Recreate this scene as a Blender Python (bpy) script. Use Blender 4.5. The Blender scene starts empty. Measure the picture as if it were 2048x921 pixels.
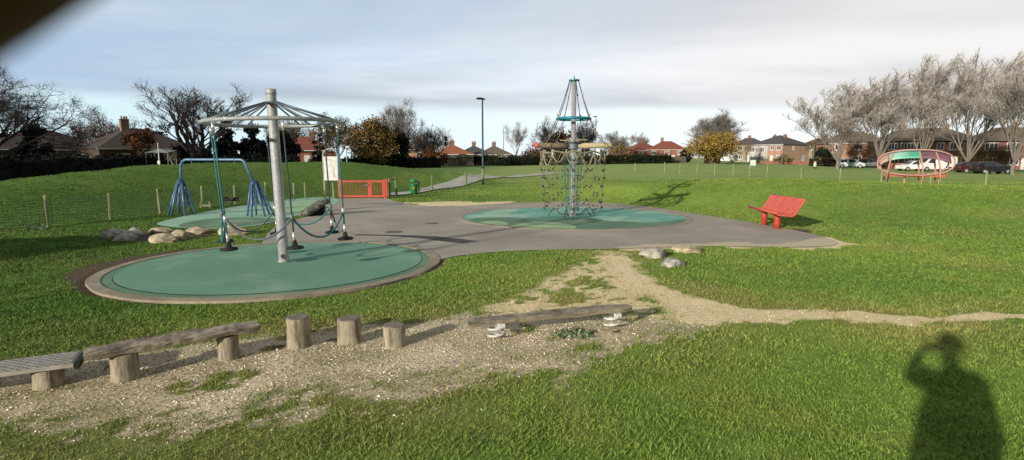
import bpy, bmesh, math, random
import numpy as np
from mathutils import Vector, Matrix, noise as mnoise

random.seed(7)
RNG = np.random.default_rng(11)
R = math.radians
SC = bpy.context.scene
COL = SC.collection

# ------------------------------------------------------------------ camera model
CAM_H = 1.65
FPX = 1100.0                      # focal length in pixels of the 2048 px wide photo
PITCH = math.atan((460.5 - 314.0) / FPX)
CP, SP = math.cos(PITCH), math.sin(PITCH)
SUN_DIR = Vector((.598, .756, -.268)).normalized()     # direction the light travels
SLOPE = -.011

def ray(px, py):
    u = (px - 1024.0) / FPX; v = -(py - 460.5) / FPX
    return u, CP + v * SP, -SP + v * CP

def PL(px, py):
    """playground plane z = SLOPE*y seen at a photo position"""
    dx, dy, dz = ray(px, py)
    t = CAM_H / (SLOPE * dy - dz)
    return (dx * t, dy * t)

def PY(px, py, Y):
    dx, dy, dz = ray(px, py)
    t = Y / dy
    return Vector((dx * t, Y, CAM_H + dz * t))

# ------------------------------------------------------------------ numeric helpers
def sstep(a, b, x):
    t = np.clip((np.asarray(x, float) - a) / (b - a), 0, 1)
    return t * t * (3 - 2 * t)

def vnoise(x, y, s, seed=0):
    x = np.asarray(x, float) * s + seed * 17.13; y = np.asarray(y, float) * s + seed * 9.77
    xi = np.floor(x); yi = np.floor(y); fx = x - xi; fy = y - yi
    fx = fx * fx * (3 - 2 * fx); fy = fy * fy * (3 - 2 * fy)
    def h(a, b):
        t = np.sin(a * 127.1 + b * 311.7 + seed * 74.7) * 43758.5453
        return t - np.floor(t)
    return (h(xi, yi) * (1 - fx) + h(xi + 1, yi) * fx) * (1 - fy) + (h(xi, yi + 1) * (1 - fx) + h(xi + 1, yi + 1) * fx) * fy

def fbm(x, y, s, seed=0, o=4):
    r = 0; a = .5; t = 0
    for k in range(o):
        r = r + a * vnoise(x, y, s * 2 ** k, seed + k); t += a; a *= .55
    return r / t - .5

def sdf(x, y, poly):
    """signed distance to a polygon, negative inside"""
    x = np.asarray(x, float); y = np.asarray(y, float)
    d = np.full(x.shape, 1e18); ins = np.zeros(x.shape, bool)
    n = len(poly)
    for i in range(n):
        ax, ay = poly[i]; bx, by = poly[(i + 1) % n]
        ex, ey = bx - ax, by - ay
        L = ex * ex + ey * ey + 1e-12
        t = np.clip(((x - ax) * ex + (y - ay) * ey) / L, 0, 1)
        d = np.minimum(d, (x - ax - t * ex) ** 2 + (y - ay - t * ey) ** 2)
        c = (ay > y) != (by > y)
        xx = ax + (y - ay) * ex / (ey if abs(ey) > 1e-12 else 1e-12)
        ins ^= c & (x < xx)
    d = np.sqrt(d)
    return np.where(ins, -d, d)

def PXP(pts): return [PL(a, b) for a, b in pts]

def smooth_poly(p, it=2):
    for _ in range(it):
        q = []
        n = len(p)
        for i in range(n):
            a = p[i]; b = p[(i + 1) % n]
            q.append((a[0] * .75 + b[0] * .25, a[1] * .75 + b[1] * .25))
            q.append((a[0] * .25 + b[0] * .75, a[1] * .25 + b[1] * .75))
        p = q
    return p

# ------------------------------------------------------------------ plan of the playground
D1 = (-3.80, 8.95); R1 = 2.42          # rubber disc under the rope roundabout
D2 = (1.88, 16.95); R2 = 3.38          # rubber disc under the net mast
TARMAC = smooth_poly(PXP([(520, 494), (532, 470), (560, 446), (610, 436), (655, 418), (668, 402), (676, 397), (777, 397), (784, 401),
    (800, 406), (850, 413), (930, 412), (1010, 407), (1090, 404), (1200, 404), (1310, 415), (1390, 428), (1470, 440), (1545, 453),
    (1600, 463), (1650, 475), (1682, 486), (1660, 494), (1550, 495), (1400, 492), (1250, 498), (1100, 500), (1000, 503),
    (905, 513), (872, 522), (840, 560), (700, 560), (560, 520)]), 2)
SWINGPAD = smooth_poly(PXP([(300, 452), (420, 461), (520, 452), (575, 437), (625, 424), (690, 402), (655, 393), (570, 400), (450, 417), (335, 440)]), 2)
BACKPATH = smooth_poly(PXP([(770, 391), (800, 392), (850, 385), (930, 376), (1000, 367), (1050, 360), (1120, 357), (1120, 355.2), (1050, 356.8), (965, 366), (930, 371), (880, 377), (800, 385), (770, 387)]), 2)
# worn ground
GRAVEL = PXP([(-260, 770), (0, 745), (160, 722), (330, 690), (500, 672), (560, 682), (660, 668), (760, 655), (900, 640), (960, 628), (1040, 622),
    (1100, 640), (1180, 640), (1330, 632), (1400, 648), (1290, 668), (1180, 690), (1060, 730), (960, 752), (860, 775), (760, 785),
    (640, 775), (560, 790), (480, 815), (370, 838), (240, 840), (100, 824), (0, 838), (-260, 880)])
SPARSE = PXP([(930, 632), (1000, 604), (1070, 570), (1140, 536), (1185, 510), (1200, 503), (1262, 503), (1290, 540), (1350, 580), (1450, 612),
    (1480, 640), (1400, 672), (1260, 720), (1100, 775), (950, 800), (700, 830), (450, 880), (200, 905), (-100, 930), (-260, 960), (-260, 880), (400, 800), (900, 740)])
PATH = PXP([(1200, 512), (1250, 512), (1278, 545), (1340, 580), (1430, 603), (1560, 622), (1700, 628), (1850, 630), (2060, 624), (2600, 615),
    (2600, 640), (2060, 644), (1850, 647), (1600, 640), (1500, 638), (1430, 655), (1360, 650), (1330, 610), (1270, 575), (1215, 545)])
SANDY = [PXP(p) for p in ([(800, 406), (870, 404), (960, 404), (1040, 402), (1020, 408), (930, 413), (860, 413)],
    [(1560, 490), (1610, 480), (1660, 476), (1690, 487), (1665, 497), (1600, 498)],
    [(1240, 492), (1400, 486), (1560, 490), (1560, 497), (1400, 495), (1250, 502)])]

RIDGE_L = [(-19.5, 11, .0, 6.5), (-19.2, 15, .30, 7), (-19, 20, .78, 7.3), (-18.8, 24, 1.15, 7.5), (-18.4, 28.5, 1.52, 7.8), (-16.8, 33, 1.62, 8.5), (-12, 38.5, 1.60, 8.8), (-7.5, 42.5, 1.08, 8), (-4.5, 45.5, .55, 6.5), (-1, 48, 0.1, 5)]
RIDGE_R = [(2, 31, .12, 5), (6, 28, .80, 7), (11, 23.8, .98, 7.2), (15, 19.5, .86, 7), (19, 15, .84, 7), (26, 8, .80, 7)]

def ridge(x, y, pts):
    best = np.zeros(np.shape(x))
    for (ax, ay, ah, aw), (bx, by, bh, bw) in zip(pts[:-1], pts[1:]):
        ex, ey = bx - ax, by - ay
        t = np.clip(((x - ax) * ex + (y - ay) * ey) / (ex * ex + ey * ey), 0, 1)
        d = np.hypot(x - ax - t * ex, y - ay - t * ey)
        h = ah + (bh - ah) * t; w = aw + (bw - aw) * t
        s = np.clip(d / w, 0, 1)
        best = np.maximum(best, h * (1 - s * s) ** 2)
    return best

def play_sd(x, y):
    d = sdf(x, y, TARMAC)
    d = np.minimum(d, sdf(x, y, SWINGPAD))
    d = np.minimum(d, np.hypot(x - D1[0], y - D1[1]) - (R1 + .22))
    d = np.minimum(d, np.hypot(x - D2[0], y - D2[1]) - (R2 + .22))
    return d

def zt(x, y, sd=None):
    x = np.asarray(x, float); y = np.asarray(y, float)
    zb = SLOPE * np.clip(y, -30, 30)
    u = x / np.maximum(y, 1)
    far = np.interp(u, [-1, -.3, 0, .35, .6, .9, 1.3], [0, -.1, -.1, .25, -.3, -.6, -.6])
    t = sstep(35, 95, y)
    z = zb * (1 - t) + far * t
    if sd is None: sd = play_sd(x, y)
    f = sstep(.1, 3.0, sd)
    m = ridge(x, y, RIDGE_L) + ridge(x, y, RIDGE_R)
    m = m + 2.0 * np.exp(-(((x + 12.6) / 2.2) ** 2 + ((y - 6.6) / 2.4) ** 2))  # unseen mound out to the left, added so its shadow falls on the grass
    m = m + .10 * fbm(x, y, .35, 3, 2) * sstep(8, 14, np.hypot(x, y)) + .02 * fbm(x, y, 1.4, 5, 2)
    m = m + .16 * fbm(x, y, .8, 8, 3) * sstep(.15, .7, ridge(x, y, RIDGE_L)) + .10 * fbm(x, y, .7, 9, 3) * sstep(.15, .7, ridge(x, y, RIDGE_R))
    return z + m * f

def ZT(x, y): return float(zt(np.array([x]), np.array([y]))[0])

def G(px, py, t0=2.0, t1=400.0):
    dx, dy, dz = ray(px, py)
    ts = np.geomspace(t0, t1, 500)
    h = CAM_H + dz * ts - zt(dx * ts, dy * ts)
    k = np.argmax(h < 0)
    if h[k] >= 0: k = len(ts) - 1
    a, b = ts[max(k - 1, 0)], ts[k]
    for _ in range(14):
        m = .5 * (a + b)
        if CAM_H + dz * m - ZT(dx * m, dy * m) < 0: b = m
        else: a = m
    return Vector((dx * a, dy * a, ZT(dx * a, dy * a)))

# ------------------------------------------------------------------ materials
def nd(nt, t, **kw):
    n = nt.nodes.new(t)
    for k, v in kw.items(): setattr(n, k, v)
    return n

def col4(c): return (c[0], c[1], c[2], 1)

def ramp(nt, stops, fac=None):
    r = nd(nt, 'ShaderNodeValToRGB')
    e = r.color_ramp.elements
    while len(e) > 1: e.remove(e[-1])
    e[0].position, e[0].color = stops[0][0], col4(stops[0][1])
    for p, c in stops[1:]:
        k = e.new(p); k.color = col4(c)
    if fac is not None: nt.links.new(fac, r.inputs[0])
    return r

def noise_node(nt, coord, scale, detail=4, rough=.6, dist=0):
    n = nd(nt, 'ShaderNodeTexNoise'); n.inputs['Scale'].default_value = scale
    n.inputs['Detail'].default_value = detail; n.inputs['Roughness'].default_value = rough; n.inputs['Distortion'].default_value = dist
    nt.links.new(coord, n.inputs['Vector']); return n

def mix(nt, a, b, fac, mode='MIX'):
    m = nd(nt, 'ShaderNodeMix', data_type='RGBA', blend_type=mode)
    for s, v in ((m.inputs[6], a), (m.inputs[7], b), (m.inputs[0], fac)):
        if hasattr(v, 'is_linked') or isinstance(v, bpy.types.NodeSocket): nt.links.new(v, s)
        elif isinstance(v, (int, float)): s.default_value = v
        else: s.default_value = col4(v)
    return m.outputs[2]

def mathn(nt, op, a, b=0.0, c=None):
    m = nd(nt, 'ShaderNodeMath', operation=op)
    for i, v in enumerate((a, b, c)):
        if v is None: continue
        if isinstance(v, bpy.types.NodeSocket): nt.links.new(v, m.inputs[i])
        else: m.inputs[i].default_value = v
    return m.outputs[0]

def base_mat(name):
    m = bpy.data.materials.new(name); m.use_nodes = True
    nt = m.node_tree; b = nt.nodes['Principled BSDF']
    return m, nt, b

def surf(name, c1, c2=None, scale=6, rough=.8, metal=0, bump=0, bscale=40, island=0, stretch=None, spec=.3, c3=None, wscale=None, grime=.22):
    """two or three tone noisy surface with a bump"""
    m, nt, b = base_mat(name)
    tc = nd(nt, 'ShaderNodeTexCoord')
    co = tc.outputs['Object']
    if stretch:
        mp = nd(nt, 'ShaderNodeMapping'); mp.inputs['Scale'].default_value = stretch
        nt.links.new(co, mp.inputs[0]); co = mp.outputs[0]
    c2 = c2 or tuple(x * .75 for x in c1)
    n = noise_node(nt, co, scale, 5, .65)
    st = [(.33, c1), (.67, c2)]
    if c3: st = [(.3, c1), (.5, c2), (.68, c3)]
    r = ramp(nt, st, n.outputs[0])
    out = r.outputs[0]
    if island:
        g = nd(nt, 'ShaderNodeNewGeometry')
        f = mathn(nt, 'MULTIPLY_ADD', g.outputs['Random Per Island'], 2 * island, 1 - island)
        cc = nd(nt, 'ShaderNodeCombineColor')
        for i in range(3): nt.links.new(f, cc.inputs[i])
        out = mix(nt, out, cc.outputs[0], 1.0, 'MULTIPLY')
    if grime:
        ng = noise_node(nt, co, scale * .31, 7, .72, .4); nh = noise_node(nt, co, scale * 4.5, 4, .7)
        gr1 = ramp(nt, [(.30, (1 - grime * 1.5,) * 3), (.52, (1, 1, 1)), (.75, (1 + grime * .35,) * 3)], ng.outputs[0]).outputs[0]
        gr2 = ramp(nt, [(.27, (1 - grime * 1.6,) * 3), (.42, (1, 1, 1))], nh.outputs[0]).outputs[0]
        out = mix(nt, mix(nt, out, gr1, 1.0, 'MULTIPLY'), gr2, 1.0, 'MULTIPLY')
    nt.links.new(out, b.inputs['Base Color'])
    b.inputs['Roughness'].default_value = rough; b.inputs['Metallic'].default_value = metal
    b.inputs['Specular IOR Level'].default_value = spec
    if bump:
        n2 = noise_node(nt, co, bscale, 6, .7)
        bp = nd(nt, 'ShaderNodeBump'); bp.inputs['Strength'].default_value = bump; bp.inputs['Distance'].default_value = .02
        nt.links.new(n2.outputs[0], bp.inputs['Height']); nt.links.new(bp.outputs[0], b.inputs['Normal'])
    return m

def brick_mat(name, c1, c2, mortar):
    m, nt, b = base_mat(name)
    tc = nd(nt, 'ShaderNodeTexCoord')
    mp = nd(nt, 'ShaderNodeMapping'); mp.inputs['Rotation'].default_value = (R(90), 0, 0)
    nt.links.new(tc.outputs['Object'], mp.inputs[0])
    bk = nd(nt, 'ShaderNodeTexBrick'); bk.inputs['Scale'].default_value = 4.5
    bk.inputs['Color1'].default_value = col4(c1); bk.inputs['Color2'].default_value = col4(c2); bk.inputs['Mortar'].default_value = col4(mortar)
    bk.inputs['Mortar Size'].default_value = .012
    nt.links.new(mp.outputs[0], bk.inputs[0])
    n = noise_node(nt, tc.outputs['Object'], .8, 4)
    r = ramp(nt, [(.3, (.7, .7, .7)), (.7, (1.1, 1.1, 1.1))], n.outputs[0])
    nt.links.new(mix(nt, bk.outputs[0], r.outputs[0], 1.0, 'MULTIPLY'), b.inputs['Base Color'])
    b.inputs['Roughness'].default_value = .9
    return m

def leaf_mat(name, c1, c2, c3, scale=.6):
    m = surf(name, c1, c2, scale, .75, c3=c3, island=.45, spec=.15)
    return m

M = {}
M['galv'] = surf('galvanised_steel', (.50, .51, .49), (.32, .33, .33), 14, .55, .2, .2, 40, spec=.4, c3=(.42, .42, .40))
M['galvdark'] = surf('dull_steel', (.20, .22, .25), (.13, .15, .18), 14, .5, .3)
M['teal_rope'] = surf('teal_rope', (.05, .21, .21), (.035, .13, .15), 60, .7, 0, .3, 200)
M['dark_rope'] = surf('dark_grey_rope', (.07, .085, .09), (.04, .05, .055), 60, .7, 0, .3, 200)
M['grey_rope'] = surf('grey_rope', (.16, .19, .21), (.09, .11, .13), 60, .7, 0, .3, 200)
M['black_rubber'] = surf('black_rubber', (.012, .012, .013), (.03, .03, .03), 20, .7)
M['blue_paint'] = surf('blue_paint', (.11, .22, .36), (.07, .15, .27), 12, .4, .1, .05, 60, spec=.5)
M['blue_panel'] = surf('blue_mesh_panel', (.03, .08, .20), (.02, .06, .13), 12, .5)
M['teal_paint'] = surf('teal_paint', (.012, .22, .30), (.01, .15, .22), 12, .4, spec=.5)
M['red_paint'] = surf('red_paint', (.60, .075, .045), (.46, .055, .035), 7, .45, 0, .04, 60, spec=.4)
M['red_bench'] = surf('red_bench_coating', (.70, .135, .085), (.56, .09, .06), 9, .5, 0, .04, 60, spec=.4)
M['green_paint'] = surf('green_bin_paint', (.02, .22, .06), (.015, .15, .04), 14, .4, spec=.5)
M['gold'] = surf('gold_trim', (.45, .33, .05), (.35, .25, .04), 14, .4)
M['white_paint'] = surf('white_paint', (.75, .75, .72), (.62, .62, .58), 14, .5)
M['spring'] = surf('spring_paint', (.74, .74, .70), (.52, .50, .45), 22, .4)
M['log_side'] = surf('weathered_log_side', (.54, .465, .335), (.36, .31, .225), 9, .9, 0, .9, 26, stretch=(3, 3, .45), c3=(.16, .125, .085))
M['log_top'] = surf('weathered_log_top', (.30, .26, .21), (.17, .145, .12), 14, .95, 0, .5, 60)
M['beam'] = surf('weathered_beam', (.235, .19, .14), (.15, .122, .092), 9, .9, 0, .7, 22, stretch=(.5, 4, 4), c3=(.075, .06, .048))
M['spar'] = surf('pale_debarked_log', (.52, .44, .27), (.40, .33, .20), 8, .8, 0, .4, 30, stretch=(1, 1, 1))
M['spar_dark'] = surf('grey_debarked_log', (.24, .19, .12), (.15, .12, .08), 8, .8, 0, .4, 30)
M['tan_rope'] = surf('tan_net_rope', (.33, .31, .19), (.15, .14, .085), 5, .9)
M['dark_clamp'] = surf('dark_clamp', (.03, .03, .03), (.05, .05, .045), 30, .6)
M['bright_clamp'] = surf('bright_shackle', (.8, .8, .8), (.65, .65, .65), 20, .3, .6)
M['pink_cap'] = surf('faded_red_cap', (.72, .16, .16), (.6, .12, .12), 20, .5)
M['post_wood'] = surf('pale_timber_post', (.32, .34, .19), (.22, .24, .13), 9, .9, 0, .4, 30)
M['wire'] = surf('green_fence_wire', (.02, .075, .035), (.015, .055, .025), 9, .6)
M['green_post'] = surf('green_metal_post', (.16, .24, .10), (.11, .17, .07), 9, .6)
M['rock'] = surf('grey_boulder', (.66, .62, .53), (.36, .335, .285), 6, .95, 0, 1.0, 14, c3=(.13, .12, .105))
M['rock2'] = surf('sandy_boulder', (.70, .61, .43), (.46, .39, .265), 6, .95, 0, 1.0, 14, c3=(.19, .16, .11))
M['rock3'] = surf('whitish_boulder', (.62, .60, .53), (.45, .43, .37), 5, .95, 0, .8, 9, c3=(.30, .29, .25))
M['concrete'] = surf('concrete_kerb', (.42, .36, .265), (.29, .25, .175), 2.6, .95, 0, .5, 60)
M['iron'] = surf('cast_iron', (.09, .085, .075), (.19, .175, .155), 30, .8, .2, .4, 60)
M['black_plastic'] = surf('black_plastic', (.015, .015, .016), (.02, .02, .022), 9, .35)
M['window_white'] = surf('white_window_frame', (.82, .82, .80), (.7, .7, .68), 5, .5)
M['glass'] = surf('dark_window_glass', (.03, .035, .04), (.06, .065, .075), .8, .12, spec=.6)
M['brick_red'] = brick_mat('red_brick', (.33, .10, .06), (.26, .085, .055), (.32, .26, .21))
M['brick_orange'] = brick_mat('orange_brick', (.52, .27, .17), (.45, .225, .14), (.38, .30, .23))
M['brick_dark'] = brick_mat('dark_red_brick', (.30, .105, .095), (.25, .09, .08), (.22, .16, .14))
M['brick_brown'] = brick_mat('brown_brick', (.26, .145, .085), (.20, .11, .065), (.24, .19, .15))
M['render_cream'] = surf('cream_render', (.42, .37, .28), (.34, .30, .225), 1.2, .9)
M['render_white'] = surf('white_render', (.55, .54, .50), (.45, .44, .41), 1.2, .9)
def tiles(name, c1, c2):
    m, nt, b = base_mat(name)
    tc = nd(nt, 'ShaderNodeTexCoord')
    w = nd(nt, 'ShaderNodeTexWave', wave_type='BANDS', bands_direction='Z'); w.inputs['Scale'].default_value = 1.6; w.inputs['Distortion'].default_value = .6
    nt.links.new(tc.outputs['Object'], w.inputs[0])
    n = noise_node(nt, tc.outputs['Object'], 1.4, 6, .7)
    c = mix(nt, c1, c2, n.outputs[0])
    r = ramp(nt, [(0, (.72, .72, .72)), (.6, (1, 1, 1))], w.outputs[0])
    nt.links.new(mix(nt, c, r.outputs[0], 1.0, 'MULTIPLY'), b.inputs['Base Color'])
    b.inputs['Roughness'].default_value = .85
    return m
M['roof_red'] = tiles('red_roof_tiles', (.27, .085, .055), (.19, .06, .045))
M['roof_orange'] = tiles('orange_roof_tiles', (.40, .13, .06), (.28, .09, .045))
M['roof_brown'] = tiles('brown_roof_tiles', (.19, .145, .105), (.13, .10, .075))
M['roof_shade'] = tiles('shade_darkened_tiles', (.075, .052, .042), (.05, .036, .03))  # brown tiles darkened in colour to imitate the shade on the left bungalows
M['brick_shade'] = brick_mat('shade_darkened_brick', (.12, .065, .04), (.09, .05, .032), (.10, .08, .065))  # shade of the left bungalows put into the brick colour
M['roof_grey'] = tiles('grey_roof_slates', (.11, .10, .11), (.075, .07, .08))
M['wood_fence'] = surf('weathered_fence_boards', (.20, .17, .13), (.13, .11, .085), 4, .9)
M['bark_grey'] = surf('grey_bark', (.24, .21, .18), (.15, .13, .115), 3, .95)
M['bark_dark'] = surf('dark_bark', (.055, .045, .042), (.035, .03, .03), 3, .95)
M['bark_pale'] = surf('pale_sunlit_bark', (.27, .235, .20), (.19, .165, .14), 3, .95)
M['bark_limb'] = surf('grey_limb_bark', (.24, .205, .175), (.165, .14, .12), 3, .95)
M['twig_pale'] = surf('pale_fine_twigs', (.72, .66, .62), (.56, .51, .47), 3, .95)
M['bark_brown'] = surf('brown_bark', (.13, .095, .065), (.085, .062, .045), 3, .95)
M['leaf_brown'] = leaf_mat('brown_autumn_leaves', (.25, .15, .042), (.17, .11, .036), (.10, .08, .03))
M['leaf_gold'] = leaf_mat('golden_autumn_leaves', (.40, .26, .062), (.30, .195, .05), (.18, .125, .04))
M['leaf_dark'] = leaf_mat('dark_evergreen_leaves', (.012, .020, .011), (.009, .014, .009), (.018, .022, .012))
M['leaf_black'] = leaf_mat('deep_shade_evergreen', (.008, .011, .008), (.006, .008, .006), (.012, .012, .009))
M['leaf_olive'] = leaf_mat('olive_leaves', (.23, .175, .07), (.16, .125, .05), (.10, .08, .035))
M['leaf_tan'] = leaf_mat('tan_dry_leaves', (.30, .20, .09), (.21, .14, .065), (.12, .085, .04))
M['leaf_rust'] = leaf_mat('rust_leaves', (.15, .06, .02), (.10, .042, .018), (.06, .03, .014))
M['leaf_hedge'] = leaf_mat('hedge_leaves', (.030, .040, .016), (.020, .028, .012), (.040, .044, .018))
M['leaf_weed'] = leaf_mat('weed_leaves', (.27, .34, .21), (.20, .27, .16), (.32, .38, .23), 4)
M['silver'] = surf('silver_car_paint', (.55, .60, .64), (.50, .55, .60), 2, .3, .4, spec=.5)
M['white_car'] = surf('white_vehicle_paint', (.80, .80, .80), (.74, .74, .74), 2, .35, spec=.5)
M['black_car'] = surf('black_car_paint', (.012, .012, .015), (.018, .018, .022), 2, .25, spec=.6)
M['maroon_car'] = surf('maroon_car_paint', (.055, .012, .02), (.045, .01, .016), 2, .3, spec=.5)
M['blue_car'] = surf('dark_blue_car_paint', (.03, .04, .065), (.025, .033, .05), 2, .3, spec=.5)
M['head_glass'] = surf('headlight_glass', (.8, .8, .8), (.7, .7, .7), 2, .2)
M['tail_red'] = surf('tail_light_red', (.4, .02, .02), (.3, .02, .02), 2, .3)
M['pink_tube'] = surf('faded_pink_tube', (.58, .29, .25), (.46, .25, .21), 3, .5)
M['roof_green'] = surf('green_roof_panel', (.05, .36, .22), (.42, .62, .52), .8, .25, spec=.6)
M['roof_purple'] = surf('purple_roof_panel', (.20, .10, .12), (.15, .075, .095), 2, .5)
M['seat_orange'] = surf('orange_bench_slats', (.42, .12, .045), (.33, .09, .035), 3, .6)
M['skin'] = surf('skin', (.10, .036, .020), (.075, .026, .015), 30, .6)
M['coat'] = surf('dark_coat', (.03, .032, .038), (.022, .024, .028), 30, .9)
M['trousers'] = surf('dark_trousers', (.025, .03, .045), (.02, .024, .034), 30, .9)
M['hair'] = surf('brown_hair', (.03, .018, .012), (.02, .012, .009), 60, .6)
M['panel_print'] = surf('faded_print', (.20, .22, .24), (.32, .33, .33), 30, .6)
M['plate'] = None

def plate_mat():
    m, nt, b = base_mat('chequer_tread')
    tc = nd(nt, 'ShaderNodeTexCoord')
    mp = nd(nt, 'ShaderNodeMapping'); mp.inputs['Rotation'].default_value = (0, 0, R(45)); mp.inputs['Scale'].default_value = (26, 26, 26)
    nt.links.new(tc.outputs['Object'], mp.inputs[0])
    ck = nd(nt, 'ShaderNodeTexVoronoi', distance='CHEBYCHEV'); ck.inputs['Scale'].default_value = 1; ck.inputs['Randomness'].default_value = .12
    nt.links.new(mp.outputs[0], ck.inputs[0])
    n = noise_node(nt, tc.outputs['Object'], 9, 5)
    r = ramp(nt, [(.30, (.47, .455, .41)), (.40, (.17, .155, .13))], ck.outputs[0])
    r2 = ramp(nt, [(.3, (.7, .68, .62)), (.7, (1.1, 1.1, 1.1))], n.outputs[0])
    nt.links.new(mix(nt, r.outputs[0], r2.outputs[0], 1.0, 'MULTIPLY'), b.inputs['Base Color'])
    bp = nd(nt, 'ShaderNodeBump'); bp.inputs['Strength'].default_value = .6; bp.inputs['Distance'].default_value = .006; bp.invert = True
    nt.links.new(ck.outputs[0], bp.inputs['Height']); nt.links.new(bp.outputs[0], b.inputs['Normal'])
    b.inputs['Roughness'].default_value = .7
    return m
M['plate'] = plate_mat()

def rubber_mat(name, c1, c2, c3, worn):
    m, nt, b = base_mat(name)
    tc = nd(nt, 'ShaderNodeTexCoord'); co = tc.outputs['Object']
    n1 = noise_node(nt, co, .9, 5, .6, .6); n2 = noise_node(nt, co, 130, 2, .5); n3 = noise_node(nt, co, .55, 6, .62, .3)
    c = ramp(nt, [(.32, c1), (.5, c2), (.7, c3)], n1.outputs[0]).outputs[0]
    w = ramp(nt, [(.50, (0, 0, 0)), (.68, (1, 1, 1))], n3.outputs[0]).outputs[0]
    c = mix(nt, c, worn, mathn(nt, 'MULTIPLY', w, .8))
    g = ramp(nt, [(.3, (.72, .72, .72)), (.65, (1.12, 1.12, 1.12))], n2.outputs[0]).outputs[0]
    nt.links.new(mix(nt, c, g, 1.0, 'MULTIPLY'), b.inputs['Base Color'])
    b.inputs['Roughness'].default_value = .9; b.inputs['Specular IOR Level'].default_value = .2
    bp = nd(nt, 'ShaderNodeBump'); bp.inputs['Strength'].default_value = .5; bp.inputs['Distance'].default_value = .004
    nt.links.new(n2.outputs[0], bp.inputs['Height']); nt.links.new(bp.outputs[0], b.inputs['Normal'])
    return m
M['rub1'] = rubber_mat('green_rubber', (.15, .315, .215), (.165, .335, .235), (.185, .36, .255), (.34, .47, .37))
M['rub2'] = rubber_mat('teal_rubber', (.15, .38, .30), (.175, .42, .33), (.23, .46, .365), (.50, .68, .56))
M['rub3'] = rubber_mat('dark_green_rubber', (.115, .215, .13), (.14, .25, .155), (.17, .285, .18), (.30, .40, .28))
M['rub4'] = rubber_mat('pale_green_rubber', (.33, .50, .27), (.35, .53, .29), (.38, .56, .32), (.43, .58, .36))
M['rub5'] = rubber_mat('mint_rubber', (.29, .50, .36), (.32, .54, .39), (.36, .58, .42), (.48, .64, .52))

def tarmac_mat():
    m, nt, b = base_mat('tarmac')
    tc = nd(nt, 'ShaderNodeTexCoord'); co = tc.outputs['Object']
    n1 = noise_node(nt, co, .45, 6, .65, .4); n2 = noise_node(nt, co, 90, 3, .6); n3 = noise_node(nt, co, 2.2, 6, .7)
    c = ramp(nt, [(.28, (.315, .283, .232)), (.5, (.40, .36, .297)), (.70, (.50, .455, .38))], n1.outputs[0]).outputs[0]
    s = ramp(nt, [(.60, (0, 0, 0)), (.78, (1, 1, 1))], n3.outputs[0]).outputs[0]
    c = mix(nt, c, (.56, .51, .44), mathn(nt, 'MULTIPLY', s, .55))
    g = ramp(nt, [(.3, (.66, .66, .66)), (.7, (1.2, 1.2, 1.2))], n2.outputs[0]).outputs[0]
    c = mix(nt, c, g, 1.0, 'MULTIPLY')
    at = nd(nt, 'ShaderNodeAttribute', attribute_name='worn')
    n4 = noise_node(nt, co, 7, 5, .7)
    sep = nd(nt, 'ShaderNodeSeparateColor'); nt.links.new(at.outputs['Color'], sep.inputs[0])
    f = mathn(nt, 'ADD', sep.outputs[1], mathn(nt, 'MULTIPLY_ADD', n4.outputs[0], .9, -.45))
    f = ramp(nt, [(.35, (0, 0, 0)), (.7, (1, 1, 1))], f).outputs[0]
    c = mix(nt, c, (.58, .50, .34), f)
    nt.links.new(c, b.inputs['Base Color'])
    b.inputs['Roughness'].default_value = .92; b.inputs['Specular IOR Level'].default_value = .2
    bp = nd(nt, 'ShaderNodeBump'); bp.inputs['Strength'].default_value = .6; bp.inputs['Distance'].default_value = .006
    nt.links.new(n2.outputs[0], bp.inputs['Height']); nt.links.new(bp.outputs[0], b.inputs['Normal'])
    return m
M['tarmac'] = tarmac_mat()
M['patch'] = surf('dark_tarmac_patch', (.062, .056, .06), (.095, .086, .088), 5, .9, 0, .5, 90)
M['path'] = surf('grey_path', (.52, .51, .43), (.42, .41, .35), 2, .95, 0, .4, 60)

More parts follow.
